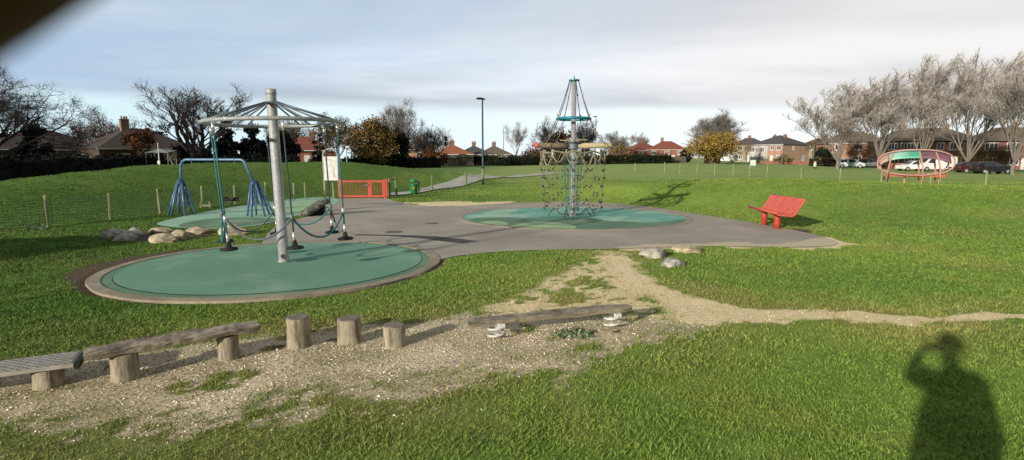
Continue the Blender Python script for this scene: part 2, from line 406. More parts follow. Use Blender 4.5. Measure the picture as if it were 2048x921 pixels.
def ground_mat():
    m, nt, b = base_mat('grass_and_earth')
    tc = nd(nt, 'ShaderNodeTexCoord'); co = tc.outputs['Object']
    nA = noise_node(nt, co, .22, 5, .6); nB = noise_node(nt, co, 2.6, 6, .7); nC = noise_node(nt, co, 26, 5, .75); nD = noise_node(nt, co, .9, 5, .65, .4)
    g = ramp(nt, [(.3, (.165, .27, .05)), (.5, (.22, .335, .06)), (.72, (.305, .395, .08))], nA.outputs[0]).outputs[0]
    g2 = ramp(nt, [(.30, (.45, .50, .40)), (.52, (1, 1, 1)), (.75, (1.35, 1.25, 1.15))], nB.outputs[0]).outputs[0]
    g3 = ramp(nt, [(.30, (.42, .45, .38)), (.55, (1, 1, 1)), (.75, (1.35, 1.3, 1.2))], nC.outputs[0]).outputs[0]
    g = mix(nt, g, g2, .6, 'MULTIPLY'); g = mix(nt, g, g3, .6, 'MULTIPLY')
    y = ramp(nt, [(.52, (0, 0, 0)), (.72, (1, 1, 1))], nD.outputs[0]).outputs[0]
    g = mix(nt, g, (.30, .285, .075), mathn(nt, 'MULTIPLY', y, .42))
    sx_ = nd(nt, 'ShaderNodeSeparateXYZ'); nt.links.new(co, sx_.inputs[0])
    fm = nd(nt, 'ShaderNodeMapRange', interpolation_type='SMOOTHSTEP'); fm.inputs[1].default_value = 26; fm.inputs[2].default_value = 62
    nt.links.new(sx_.outputs[1], fm.inputs[0])
    fg = ramp(nt, [(.3, (.27, .365, .115)), (.7, (.34, .425, .15))], nA.outputs[0]).outputs[0]
    g = mix(nt, g, fg, mathn(nt, 'MULTIPLY', fm.outputs[0], .85))
    at = nd(nt, 'ShaderNodeAttribute', attribute_name='worn')
    g = mix(nt, g, (.34, .285, .115), mathn(nt, 'MULTIPLY', at.outputs['Alpha'], .75))
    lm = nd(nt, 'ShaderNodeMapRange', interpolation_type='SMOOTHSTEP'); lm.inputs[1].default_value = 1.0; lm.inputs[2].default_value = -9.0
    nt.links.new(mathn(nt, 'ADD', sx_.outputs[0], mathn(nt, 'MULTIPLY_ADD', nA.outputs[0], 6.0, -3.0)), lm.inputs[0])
    g = mix(nt, g, mix(nt, g, (.50, .60, .56), 1.0, 'MULTIPLY'), lm.outputs[0])  # left side darkened in the ground colour, imitating lens falloff
    # gravel
    vo = nd(nt, 'ShaderNodeTexVoronoi'); vo.inputs['Scale'].default_value = 46
    nt.links.new(co, vo.inputs[0])
    gr = mix(nt, (.56, .47, .335), (.86, .76, .59), nB.outputs[0])
    gm = ramp(nt, [(.36, (.50, .52, .36)), (.5, (.86, .84, .78)), (.62, (1.1, 1.08, 1.04))], nD.outputs[0]).outputs[0]
    gr = mix(nt, gr, gm, .8, 'MULTIPLY')
    gs = ramp(nt, [(.15, (1.25, 1.22, 1.15)), (.55, (.95, .93, .9)), (.85, (.48, .45, .41))], vo.outputs[0]).outputs[0]
    gr = mix(nt, gr, gs, 1.0, 'MULTIPLY')
    pt = ramp(nt, [(.3, (.68, .53, .29)), (.5, (.88, .71, .43)), (.7, (.95, .80, .53))], nC.outputs[0]).outputs[0]
    so = ramp(nt, [(.3, (.085, .062, .04)), (.7, (.17, .125, .085))], nC.outputs[0]).outputs[0]
    at = nd(nt, 'ShaderNodeAttribute', attribute_name='worn')
    sep = nd(nt, 'ShaderNodeSeparateColor'); nt.links.new(at.outputs['Color'], sep.inputs[0])
    def edge(s, amt=.7):
        f = mathn(nt, 'ADD', s, mathn(nt, 'MULTIPLY_ADD', nC.outputs[0], amt, -.5 * amt))
        return ramp(nt, [(.34, (0, 0, 0)), (.62, (1, 1, 1))], f).outputs[0]
    c = mix(nt, g, so, edge(sep.outputs[2]))
    c = mix(nt, c, gr, edge(sep.outputs[0]))
    c = mix(nt, c, pt, edge(sep.outputs[1]))
    nt.links.new(c, b.inputs['Base Color'])
    b.inputs['Roughness'].default_value = .95; b.inputs['Specular IOR Level'].default_value = .1
    bp = nd(nt, 'ShaderNodeBump'); bp.inputs['Strength'].default_value = .9; bp.inputs['Distance'].default_value = .05
    hh = mathn(nt, 'ADD', nB.outputs[0], mathn(nt, 'MULTIPLY', nC.outputs[0], .6))
    nt.links.new(hh, bp.inputs['Height']); nt.links.new(bp.outputs[0], b.inputs['Normal'])
    return m
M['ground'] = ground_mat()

def blade_mat():
    m, nt, b = base_mat('grass_blades')
    tc = nd(nt, 'ShaderNodeTexCoord'); co = tc.outputs['Object']
    nA = noise_node(nt, co, .22, 5, .6); nD = noise_node(nt, co, .9, 5, .65, .4)
    g = ramp(nt, [(.3, (.17, .285, .048)), (.5, (.225, .35, .058)), (.72, (.31, .415, .08))], nA.outputs[0]).outputs[0]
    y = ramp(nt, [(.50, (0, 0, 0)), (.72, (1, 1, 1))], nD.outputs[0]).outputs[0]
    g = mix(nt, g, (.36, .33, .085), mathn(nt, 'MULTIPLY', y, .38))
    ad = nd(nt, 'ShaderNodeAttribute', attribute_name='dry')
    g = mix(nt, g, (.42, .345, .13), mathn(nt, 'MULTIPLY', ad.outputs['Fac'], .8))
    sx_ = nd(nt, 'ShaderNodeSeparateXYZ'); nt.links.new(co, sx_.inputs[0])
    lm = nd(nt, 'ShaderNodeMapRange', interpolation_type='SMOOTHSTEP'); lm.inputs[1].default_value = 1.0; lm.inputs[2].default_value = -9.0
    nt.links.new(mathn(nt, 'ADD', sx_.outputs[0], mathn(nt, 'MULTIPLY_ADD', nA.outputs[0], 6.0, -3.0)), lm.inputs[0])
    g = mix(nt, g, mix(nt, g, (.50, .60, .56), 1.0, 'MULTIPLY'), lm.outputs[0])  # blades darkened to the left too, the same falloff put into their colour
    ge = nd(nt, 'ShaderNodeNewGeometry')
    rr = ramp(nt, [(0, (.55, .58, .55)), (.5, (.97, .99, .97)), (.88, (1.12, 1.08, 1.05)), (1, (1.45, 1.22, 1.5))], ge.outputs['Random Per Island']).outputs[0]
    g = mix(nt, g, rr, 1.0, 'MULTIPLY')
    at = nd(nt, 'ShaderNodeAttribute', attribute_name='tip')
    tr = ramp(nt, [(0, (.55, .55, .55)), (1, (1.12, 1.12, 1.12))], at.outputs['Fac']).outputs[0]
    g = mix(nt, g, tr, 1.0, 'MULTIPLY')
    nt.links.new(g, b.inputs['Base Color'])
    b.inputs['Roughness'].default_value = .7; b.inputs['Specular IOR Level'].default_value = .2
    return m
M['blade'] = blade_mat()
M['chips'] = surf('gravel_chips', (.92, .84, .68), (.72, .63, .48), 3, .9, island=.5)

# ------------------------------------------------------------------ mesh builder
class MB:
    def __init__(s): s.v = []; s.f = []
    def add(s, vs, fs):
        o = len(s.v); s.v += [tuple(a) for a in vs]; s.f += [tuple(i + o for i in f) for f in fs]; return s
    def box(s, c, d, rz=0, rx=0, ry=0):
        m = Matrix.Translation(c) @ Matrix.Rotation(rz, 4, 'Z') @ Matrix.Rotation(ry, 4, 'Y') @ Matrix.Rotation(rx, 4, 'X')
        x, y, z = d[0] / 2, d[1] / 2, d[2] / 2
        vs = [m @ Vector(p) for p in ((-x, -y, -z), (x, -y, -z), (x, y, -z), (-x, y, -z), (-x, -y, z), (x, -y, z), (x, y, z), (-x, y, z))]
        return s.add(vs, [(0, 3, 2, 1), (4, 5, 6, 7), (0, 1, 5, 4), (1, 2, 6, 5), (2, 3, 7, 6), (3, 0, 4, 7)])
    def tube(s, pts, r, n=8, closed=False, cap=True):
        pts = [Vector(p) for p in pts]; k = len(pts)
        rs = r if isinstance(r, (list, tuple)) else [r] * k
        vs = []; ref = None
        for i, p in enumerate(pts):
            if closed: t = pts[(i + 1) % k] - pts[i - 1]
            else: t = pts[min(i + 1, k - 1)] - pts[max(i - 1, 0)]
            if t.length < 1e-9: t = Vector((0, 0, 1))
            t.normalize()
            if ref is None:
                ref = t.orthogonal().normalized()
            a = (ref - t * ref.dot(t))
            if a.length < 1e-6: a = t.orthogonal()
            a.normalize(); ref = a; b = t.cross(a)
            for j in range(n):
                w = 2 * math.pi * j / n
                vs.append(p + (a * math.cos(w) + b * math.sin(w)) * rs[i])
        fs = []
        for i in range(k if closed else k - 1):
            i2 = (i + 1) % k
            for j in range(n):
                j2 = (j + 1) % n
                fs.append((i * n + j, i * n + j2, i2 * n + j2, i2 * n + j))
        if cap and not closed:
            fs.append(tuple(range(n - 1, -1, -1))); fs.append(tuple((k - 1) * n + j for j in range(n)))
        return s.add(vs, fs)
    def lathe(s, prof, n=20, c=(0, 0, 0), wob=0):
        vs = []; k = len(prof)
        for i, (r, z) in enumerate(prof):
            for j in range(n):
                w = 2 * math.pi * j / n
                q = 1 + wob * math.sin(3 * w + c[0] * 9) * .6 + wob * math.sin(5 * w + 2) * .4
                vs.append((c[0] + r * q * math.cos(w), c[1] + r * q * math.sin(w), c[2] + z))
        fs = []
        for i in range(k - 1):
            for j in range(n):
                j2 = (j + 1) % n
                fs.append((i * n + j, i * n + j2, (i + 1) * n + j2, (i + 1) * n + j))
        fs.append(tuple(range(n - 1, -1, -1))); fs.append(tuple((k - 1) * n + j for j in range(n)))
        return s.add(vs, fs)
    def sphere(s, c, r, n=10, m=6):
        prof = [(r * math.sin(math.pi * i / m) + 1e-4, -r * math.cos(math.pi * i / m)) for i in range(m + 1)]
        return s.lathe(prof, n, c)
    def build(s, name, m, parent=None, smooth=False, bevel=0, loc=None):
        me = bpy.data.meshes.new(name); me.from_pydata(s.v, [], s.f); me.update()
        if m: me.materials.append(m)
        o = bpy.data.objects.new(name, me); COL.objects.link(o)
        if parent is not None: o.parent = parent
        if loc is not None: o.location = loc
        if smooth:
            for p in me.polygons: p.use_smooth = True
        if bevel:
            b = o.modifiers.new('Bevel', 'BEVEL'); b.width = bevel; b.segments = 2; b.limit_method = 'ANGLE'
        return o

def tag(o, label=None, cat=None, group=None, kind=None):
    if label: o['label'] = label
    if cat: o['category'] = cat
    if group: o['group'] = group
    if kind: o['kind'] = kind
    return o

def thing(name, label, cat, loc, rz=0, group=None):
    o = bpy.data.objects.new(name, None); COL.objects.link(o)
    o.location = loc; o.rotation_euler = (0, 0, rz); o.empty_display_size = .2
    return tag(o, label, cat, group)

def copy_tree(o, parent=None):
    c = o.copy(); COL.objects.link(c); c.parent = parent
    for ch in list(o.children): copy_tree(ch, c)
    return c

def np_mesh(name, V, faces_flat, sizes, m, smooth=False):
    me = bpy.data.meshes.new(name)
    me.vertices.add(len(V)); me.vertices.foreach_set('co', np.ascontiguousarray(V, np.float32).ravel())
    me.loops.add(len(faces_flat)); me.loops.foreach_set('vertex_index', np.ascontiguousarray(faces_flat, np.int32))
    st = np.concatenate(([0], np.cumsum(sizes)[:-1]))
    me.polygons.add(len(sizes)); me.polygons.foreach_set('loop_start', st.astype(np.int32))
    me.polygons.foreach_set('loop_total', np.asarray(sizes, np.int32))
    me.update(calc_edges=True)
    if m: me.materials.append(m)
    if smooth: me.polygons.foreach_set('use_smooth', np.ones(len(sizes), bool))
    o = bpy.data.objects.new(name, me); COL.objects.link(o)
    return o

# ------------------------------------------------------------------ ground
def worn(x, y, sd=None):
    """gravel, sandy path, dark soil (0..1 each)"""
    n1 = fbm(x, y, 1.6, 21, 4); n2 = fbm(x, y, 4.5, 33, 3)
    g = sstep(.24, -.20, sdf(x, y, GRAVEL) + .75 * n1 + .3 * n2 + .22 * fbm(x, y, 11, 46, 3))
    sp = sstep(.35, -.25, sdf(x, y, SPARSE) + .5 * n1)
    n3 = fbm(x, y, 11, 44, 3)
    sp = sp * sstep(-.13, .16, n1 * .65 + n2 * .65 + n3 * .8 + .04 + .07 * sstep(5.2, 6.0, y))
    p = sstep(.10, -.10, sdf(x, y, PATH) + .42 * n1 + .22 * n2 + .16 * fbm(x, y, 11, 45, 3))
    s2 = np.zeros(np.shape(x))
    for i_, q in enumerate(SANDY): s2 = np.maximum(s2, sstep(.12, -.14, sdf(x, y, q) + (.10, -.10, .05)[i_] + .6 * n1 + .4 * n2))
    north = sstep(5.2, 6.0, y)
    p = np.maximum(np.maximum(p * .95, s2), sp * .80 * north); sp = sp * (1 - .8 * north)
    # bare soil beside the left end of the near disc, under the boulders and the bench
    d1 = np.hypot(x - D1[0], y - D1[1]) - (R1 + .2)
    ang = np.arctan2(y - D1[1], x - D1[0])
    lw = .34 * sstep(.9, .1, np.abs(np.abs(ang) - math.pi) + .0) + .05
    so = sstep(.1, -.1, d1 - lw + .2 * n1)
    for (cx, cy, r) in SOILS: so = np.maximum(so, sstep(.25, -.2, np.hypot(x - cx, (y - cy)) - r + .5 * n1))
    g = np.maximum(g * sstep(-.30, -.10, n1 * .8 + n2 * .9 + .10), sp * .85)
    return g, p, so

SOILS = [PL(270, 474) + (.45,), PL(330, 478) + (.5,), PL(385, 470) + (.45,), PL(300, 466) + (.4,), PL(1570, 462) + (.55,), PL(1530, 452) + (.3,), PL(1600, 470) + (.35,)] + [PL(a, b) + (.12,) for a, b in ((595, 694), (698, 686), (788, 692), (243, 762), (452, 720), (84, 778), (992, 683), (1228, 661))]

def dry(x, y):
    d = np.minimum(sdf(x, y, GRAVEL), np.minimum(sdf(x, y, PATH), sdf(x, y, SPARSE) + .25))
    n = fbm(x, y, 1.1, 61, 4); n2 = fbm(x, y, 5, 62, 2)
    return np.clip(sstep(1.3, -.1, d) * (.55 + 1.5 * n) + .5 * n2 * sstep(1.6, .2, d) + .35 * sstep(.12, .32, fbm(x, y, .5, 63, 4)), 0, 1)

def axis(a, b, core, step, growth):
    pos = [0.0]; s = step
    while pos[-1] < b:
        if pos[-1] > core: s *= 1 + growth
        pos.append(pos[-1] + s)
    return pos

xp = axis(0, 520, 6.5, .085, .05)
XS = np.array([-a for a in xp[:0:-1]] + xp)
yp = [-14 + .4 * i for i in range(41)]
while yp[-1] < 9.5: yp.append(yp[-1] + .085)
s = .085
while yp[-1] < 620: s *= 1.03; yp.append(yp[-1] + s)
YS = np.array(yp)
GX, GY = np.meshgrid(XS, YS)
gx, gy = GX.ravel(), GY.ravel()
sdp = play_sd(gx, gy)
gz = zt(gx, gy, sdp)
bp_sd = sdf(gx, gy, BACKPATH)
gz = gz - .035 * sstep(.02, -.12, sdp)
nx, ny = len(XS), len(YS)
ii = (np.arange(ny - 1)[:, None] * nx + np.arange(nx - 1)[None, :]).ravel()
F = np.stack([ii, ii + 1, ii + nx + 1, ii + nx], 1)
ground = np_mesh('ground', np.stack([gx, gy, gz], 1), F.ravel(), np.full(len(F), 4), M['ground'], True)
g_, p_, s_ = worn(gx, gy)
a = ground.data.color_attributes.new('worn', 'FLOAT_COLOR', 'POINT')
a.data.foreach_set('color', np.stack([g_, p_, s_, dry(gx, gy)], 1).astype(np.float32).ravel())
tag(ground, kind='structure')

def sheet(name, poly, m, dz=.004, zf=None, res=.25):
    """flat sheet with a given outline on the playground plane"""
    bm = bmesh.new()
    vs = [bm.verts.new((p[0], p[1], 0)) for p in poly]
    bm.faces.new(vs)
    xs = [p[0] for p in poly]; ys = [p[1] for p in poly]
    if res:
        for axis_, lo, hi in ((0, min(xs), max(xs)), (1, min(ys), max(ys))):
            k = lo + res
            while k < hi:
                co = [0, 0, 0]; no = [0, 0, 0]; co[axis_] = k; no[axis_] = 1
                bmesh.ops.bisect_plane(bm, geom=bm.verts[:] + bm.edges[:] + bm.faces[:], plane_co=co, plane_no=no)
                k += res
    for v in bm.verts:
        v.co.z = (SLOPE * v.co.y if zf is None else zf(v.co.x, v.co.y)) + dz
    bmesh.ops.recalc_face_normals(bm, faces=bm.faces[:])
    for f in bm.faces:
        if f.normal.z < 0: f.normal_flip()
    me = bpy.data.meshes.new(name); bm.to_mesh(me); bm.free(); me.materials.append(m)
    o = bpy.data.objects.new(name, me); COL.objects.link(o); tag(o, kind='structure')
    return o

tar = sheet('tarmac_path', TARMAC, M['tarmac'], .004, res=.3)
tx = np.array([v.co.x for v in tar.data.vertices]); ty = np.array([v.co.y for v in tar.data.vertices])
g_, p_, s_ = worn(tx, ty)
ed = sstep(.22, 0, -sdf(tx, ty, TARMAC)) * .45
a = tar.data.color_attributes.new('worn', 'FLOAT_COLOR', 'POINT')
a.data.foreach_set('color', np.stack([g_, np.maximum(p_, ed), s_, np.ones_like(g_)], 1).astype(np.float32).ravel())
sheet('gravel_path', BACKPATH, M['path'], .05, zf=ZT, res=.6)
pad = sheet('swing_safety_surface', SWINGPAD, M['rub5'], .010, res=0)

def circle(c, r, n=96, wob=0, sq=1):
    return [(c[0] + r * (1 + wob * math.sin(3 * t) + wob * .6 * math.sin(7 * t + 1)) * math.cos(t), c[1] + sq * r * (1 + wob * math.sin(3 * t)) * math.sin(t))
            for t in [2 * math.pi * i / n for i in range(n)]]

def ring_sheet(name, c, r0, r1, m, z0, z1, parent=None):
    """raised ring with a rectangular section, tilted with the plane"""
    n = 112; mb = MB(); vs = []
    for i in range(n):
        t = 2 * math.pi * i / n
        jit = .008 * math.sin(9 * t) + .006 * math.sin(17 * t + 1)
        for r, z in ((r0, z0), (r0, z1), (r1 + jit, z1 - .004), (r1 + jit, z0)):
            x = c[0] + r * math.cos(t); y = c[1] + r * math.sin(t)
            vs.append((x, y, SLOPE * y + z))
    fs = []
    for i in range(n):
        k = (i + 1) % n
        for j in range(3): fs.append((i * 4 + j, k * 4 + j, k * 4 + j + 1, i * 4 + j + 1))
    mb.add(vs, [tuple(reversed(f)) for f in fs])
    return tag(mb.build(name, m, parent), kind='structure')

def disc(name, c, r, m, dz):
    return sheet(name, circle(c, r), m, dz, res=0)
disc('roundabout_safety_surface', D1, R1 - .143, M['rub1'], .022)
ring_sheet('roundabout_surface_rim', D1, R1 - .135, R1, M['rub3'], -.02, .016)
disc('surface_joint', D1, R1 - .10, M['black_rubber'], .009)
ring_sheet('kerb_of_roundabout_surface', D1, R1 + .003, R1 + .16, M['concrete'], -.03, .020)
disc('net_mast_safety_surface', D2, R2, M['rub2'], .012)
ring_sheet('kerb_of_mast_surface', D2, R2 + .003, R2 + .17, M['concrete'], -.03, .018)
# coloured fields in the far disc and the pad
def clip_disc(poly, c, r):
    out = []
    for x, y in poly:
        dx, dy = x - c[0], y - c[1]; d = math.hypot(dx, dy)
        if d > r: x, y = c[0] + dx * r / d, c[1] + dy * r / d
        out.append((x, y))
    return out
def dens(p, k=8):
    q = []
    for i in range(len(p)):
        a = p[i]; b = p[(i + 1) % len(p)]
        for j in range(k): q.append((a[0] + (b[0] - a[0]) * j / k, a[1] + (b[1] - a[1]) * j / k))
    return q
sheet('dark_rubber_field', clip_disc(dens(smooth_poly(PXP([(930, 440), (985, 436), (1040, 437), (1095, 441), (1150, 436), (1210, 441), (1260, 446), (1330, 446), (1372, 438), (1380, 448), (1300, 468), (1140, 472), (1000, 462), (940, 452)]), 1)), D2, R2 - .02), M['rub3'], .016, res=0)
sheet('pale_rubber_field', clip_disc(dens(smooth_poly(PXP([(1005, 458), (1050, 447.5), (1090, 445), (1130, 448), (1160, 457), (1130, 464), (1060, 464)]), 1)), D2, R2 - .02), M['rub4'], .020, res=0)
sheet('pale_rubber_field', clip_disc(dens(smooth_poly(PXP([(945, 448), (985, 442.5), (1020, 447), (1010, 455), (985, 460), (940, 455)]), 1)), D2, R2 - .02), M['rub4'], .020, res=0)
sheet('mint_rubber_field', clip_disc(dens(smooth_poly(PXP([(945, 437), (975, 424), (1010, 418), (1045, 421), (1010, 430), (1038, 435), (1000, 437)]), 1)), D2, R2 - .02), M['rub5'], .016, res=0)
sheet('mint_rubber_field', smooth_poly(PXP([(1195, 441), (1225, 438), (1235, 434), (1262, 434), (1250, 440), (1235, 446)]), 1), M['rub5'], .020, res=0)
sheet('dark_rubber_field', smooth_poly(PXP([(340, 455), (400, 440), (470, 436), (540, 437), (560, 441), (500, 452), (430, 458)]), 1), M['rub3'], .014, res=0)
sheet('mint_rubber_field', smooth_poly(PXP([(560, 425), (585, 409), (645, 398), (670, 403), (640, 415), (600, 428)]), 1), M['rub4'], .014, res=0)
sheet('tarmac_repair_strip', PXP([(706, 471.5), (716, 469.5), (800, 471), (870, 473.5), (930, 480), (955, 483.5), (925, 487.5), (890, 484), (840, 477.5), (780, 473)]), M['patch'], .008, res=0)

for i, (px, py, r) in enumerate([(787, 465, .17), (864, 448, .13)]):
    x, y = PL(px, py)
    o = MB().lathe([(r + .04, 0), (r + .04, .006), (r, .006), (r - .005, .003), (.02, .004)], 28).build('drain_cover', M['iron'], loc=(x, y, SLOPE * y + .006))
    tag(o, ['round iron drain cover in the tarmac nearest the dark repair strip', 'smaller iron drain cover in the tarmac towards the net mast surface'][i], 'drain cover', 'iron covers let into the tarmac')

# ------------------------------------------------------------------ grass, gravel chips, fallen leaves
def scatter(n, y0, y1, side=1.12, m=1.5):
    y = np.sqrt(RNG.uniform(y0 ** 2, y1 ** 2, n)); x = RNG.uniform(-1, 1, n) * (side * y + m); return x, y

def blades():
    P = []
    for (y0, y1, dens_, h, w) in ((1.9, 4.2, 6800, .027, .0050), (4.2, 7, 3000, .031, .0075), (7, 12, 1300, .032, .010), (12, 24, 330, .030, .018), (24, 46, 45, .032, .04)):
        area = 1.12 * (y1 ** 2 - y0 ** 2) + 3 * (y1 - y0)
        n = int(area * dens_)
        x, y = scatter(n, y0, y1)
        sd = play_sd(x, y)
        g, p, so = worn(x, y)
        bare = np.maximum(np.maximum(g * .93, p * .98), so * .95)
        cl = fbm(x, y, 3.2, 51, 3)                       # tufts
        keep = (sd > .02 + .05 * RNG.random(n)) & (RNG.random(n) > bare) & (sdf(x, y, BACKPATH) > .05) & (RNG.random(n) < .72 + 1.1 * cl)
        x, y, cl, bare = x[keep], y[keep], cl[keep], bare[keep]
        P.append((x, y, zt(x, y), h * (.55 + .75 * RNG.random(len(x)) + 1.1 * cl) * (1 - .4 * bare), w * (.6 + .8 * RNG.random(len(x)))))
    x, y, z, h, w = [np.concatenate(a) for a in zip(*P)]
    n = len(x)
    th = RNG.uniform(0, 2 * math.pi, n); lean = RNG.uniform(.25, 1.7, n); la = RNG.uniform(0, 2 * math.pi, n)
    ax, ay = np.cos(th) * w * .5, np.sin(th) * w * .5
    lx, ly = np.cos(la) * lean * h, np.sin(la) * lean * h
    V = np.empty((n, 5, 3))
    V[:, 0] = np.stack([x - ax, y - ay, z - .004], 1); V[:, 1] = np.stack([x + ax, y + ay, z - .004], 1)
    V[:, 2] = np.stack([x + ax * .8 + lx * .35, y + ay * .8 + ly * .35, z + h * .6], 1); V[:, 3] = np.stack([x - ax * .8 + lx * .35, y - ay * .8 + ly * .35, z + h * .6], 1)
    V[:, 4] = np.stack([x + lx, y + ly, z + h * .95], 1)
    b = np.arange(n)[:, None] * 5
    FF = np.concatenate([b + np.array([[0, 1, 2, 3]]), b + np.array([[3, 2, 4]])], 1).ravel()
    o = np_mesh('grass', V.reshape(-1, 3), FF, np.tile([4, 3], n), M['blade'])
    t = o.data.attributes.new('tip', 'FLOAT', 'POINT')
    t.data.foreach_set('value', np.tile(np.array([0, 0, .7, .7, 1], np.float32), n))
    q = o.data.attributes.new('dry', 'FLOAT', 'POINT')
    q.data.foreach_set('value', np.repeat(np.clip(dry(x, y) + .25 * (RNG.random(n) - .5), 0, 1), 5).astype(np.float32))
    tag(o, 'short rough mown grass around the play surfaces', 'grass', kind='stuff')
    print('blades', n)
blades()

def fallen():
    n = 240
    x, y = scatter(n, 2.4, 18)
    k = play_sd(x, y) > .05; x, y = x[k], y[k]; n = len(x); z = zt(x, y)
    sc_ = RNG.uniform(.010, .022, n); th = RNG.uniform(0, 6.28, n)
    B = np.array([(-1, 0, 0), (0, -.55, .25), (1, 0, .05), (0, .55, .3)])
    X = (B[None, :, 0] * np.cos(th)[:, None] - B[None, :, 1] * np.sin(th)[:, None]) * sc_[:, None]; Y = (B[None, :, 0] * np.sin(th)[:, None] + B[None, :, 1] * np.cos(th)[:, None]) * sc_[:, None]
    V = np.stack([X + x[:, None], Y + y[:, None], B[None, :, 2] * sc_[:, None] + z[:, None] + .022], 2)
    o = np_mesh('fallen_leaves', V.reshape(-1, 3), np.arange(n * 4), np.full(n, 4), M['leaf_fallen'])
    tag(o, 'small fallen autumn leaves scattered over the grass', 'leaves', kind='stuff')
M['leaf_fallen'] = surf('fallen_leaf', (.46, .36, .20), (.30, .19, .08), 2, .8, island=.6)
fallen()

def chips():
    n = 90000
    x, y = scatter(n, 2.2, 9.5, 1.05)
    g, p, so = worn(x, y)
    keep = (RNG.random(n) < np.maximum(g * .75, p * .22)) & (play_sd(x, y) > .05)
    x, y = x[keep], y[keep]; z = zt(x, y); n = len(x)
    s = RNG.uniform(.0035, .0095, n) * (1 + .5 * (RNG.random(n) > .93))
    base = np.array([(1, 0, 0), (-1, 0, 0), (0, 1, 0), (0, -1, 0), (0, 0, 1), (0, 0, -1)], float)
    sc = RNG.uniform(.55, 1.4, (n, 1, 3)); sc[:, :, 2] *= .55
    th = RNG.uniform(0, 6.28, n); c, sn = np.cos(th), np.sin(th)
    V = base[None] * sc * s[:, None, None]
    X = V[:, :, 0] * c[:, None] - V[:, :, 1] * sn[:, None]; Y = V[:, :, 0] * sn[:, None] + V[:, :, 1] * c[:, None]
    V = np.stack([X + x[:, None], Y + y[:, None], V[:, :, 2] + z[:, None] + s[:, None] * .25], 2)
    T = np.array([(0, 2, 4), (2, 1, 4), (1, 3, 4), (3, 0, 4), (2, 0, 5), (1, 2, 5), (3, 1, 5), (0, 3, 5)])
    FF = (np.arange(n)[:, None, None] * 6 + T[None]).ravel()
    o = np_mesh('gravel', V.reshape(-1, 3), FF, np.full(n * 8, 3), M['chips'])
    tag(o, 'pale loose gravel chips scattered around the wooden stumps and beams', 'gravel', kind='stuff')
    print('chips', n)
chips()

# ------------------------------------------------------------------ rope roundabout
def roundabout():
    x0, y0 = -3.79, D1[1] + .05
    z0 = SLOPE * y0 + .022
    t = thing('rope_roundabout', 'galvanised pole roundabout with a high steel ring and hanging teal ropes', 'roundabout', (x0, y0, z0))
    t.rotation_euler = (0, R(-1.3), 0)
    MB().lathe([(.098, 0), (.098, .02), (.082, .025), (.076, 2.70), (.076, 2.73)], 28).build('pole', M['galv'], t, True)
    mb = MB(); mb.lathe([(.078, 2.71), (.084, 2.715), (.084, 2.79), (.072, 2.80), (.01, 2.80)], 28); mb.build('pole_cap', M['galv'], t, True)
    MB().lathe([(.088, 2.56), (.125, 2.565), (.125, 2.60), (.088, 2.605)], 24).build('collar', M['galvdark'], t)
    RR = 1.02; zr = 2.27
    n = 64
    MB().tube([(RR * math.cos(2 * math.pi * i / n), RR * math.sin(2 * math.pi * i / n), zr) for i in range(n)], .031, 10, closed=True).build('ring', M['galv'], t, True)
    ph0 = R(-60)
    tops = []
    for k in range(6):
        a = ph0 + k * math.pi / 3 + R(22)
        d = Vector((math.cos(a), math.sin(a), 0)); s_ = Vector((-math.sin(a), math.cos(a), 0))
        for q in (-1, 1):
            MB().tube([d * .11 + s_ * q * .02 + Vector((0, 0, 2.585)), d * RR + s_ * q * .10 + Vector((0, 0, zr + .02))], .014, 8).build('spoke', M['galvdark'], t, True)
    nodes = []
    for k in range(6):
        a = ph0 + k * math.pi / 3
        d = Vector((math.cos(a), math.sin(a), 0))
        top = d * RR; bot = d * (RR - .03) + Vector((.05, .02, 0))
        def pt(z):
            f = (zr - z) / zr
            return top * (1 - f) + bot * f + Vector((0, 0, z))
        rp = MB().tube([pt(zr - .16), pt(1.4), pt(.52)], .0125, 8).build('hanging_rope', M['teal_rope'] if k in (1, 4, 5) else M['dark_rope'], t, True)
        MB().tube([pt(zr - .03), pt(zr - .17)], [.02, .024], 8).build('shackle', M['bright_clamp'], rp, True)
        MB().tube([pt(.60), pt(.45)], .022, 8).build('steel_sleeve', M['bright_clamp'], rp, True)
        b = pt(.38)
        MB().lathe([(.05, -.02), (.125, -.015), (.13, .0), (.12, .018), (.045, .035), (.03, .10), (.02, .12)], 20, tuple(b - Vector((0, 0, .02)))).build('foot_seat', M['black_rubber'], rp, True)
        nodes.append(pt(.82))
    for k in range(6):
        a, b = nodes[k], nodes[(k + 1) % 6]
        pts = []
        for i in range(13):
            f = i / 12; p = a.lerp(b, f); p = p * 1.0; p.z -= (.36 + .05 * math.sin(k * 2.1)) * 4 * f * (1 - f)
            out = Vector((p.x, p.y, 0)).normalized() * .05 * math.sin(math.pi * f)
            pts.append(p + out)
        MB().tube(pts, .015, 8).build('sagging_rope', M['grey_rope'] if k % 2 else M['teal_rope'], t, True)
        MB().tube([a - Vector((0, 0, .05)), a + Vector((0, 0, .05))], .028, 8).build('rope_clamp', M['bright_clamp'] if k % 2 else M['galvdark'], t, True)
roundabout()

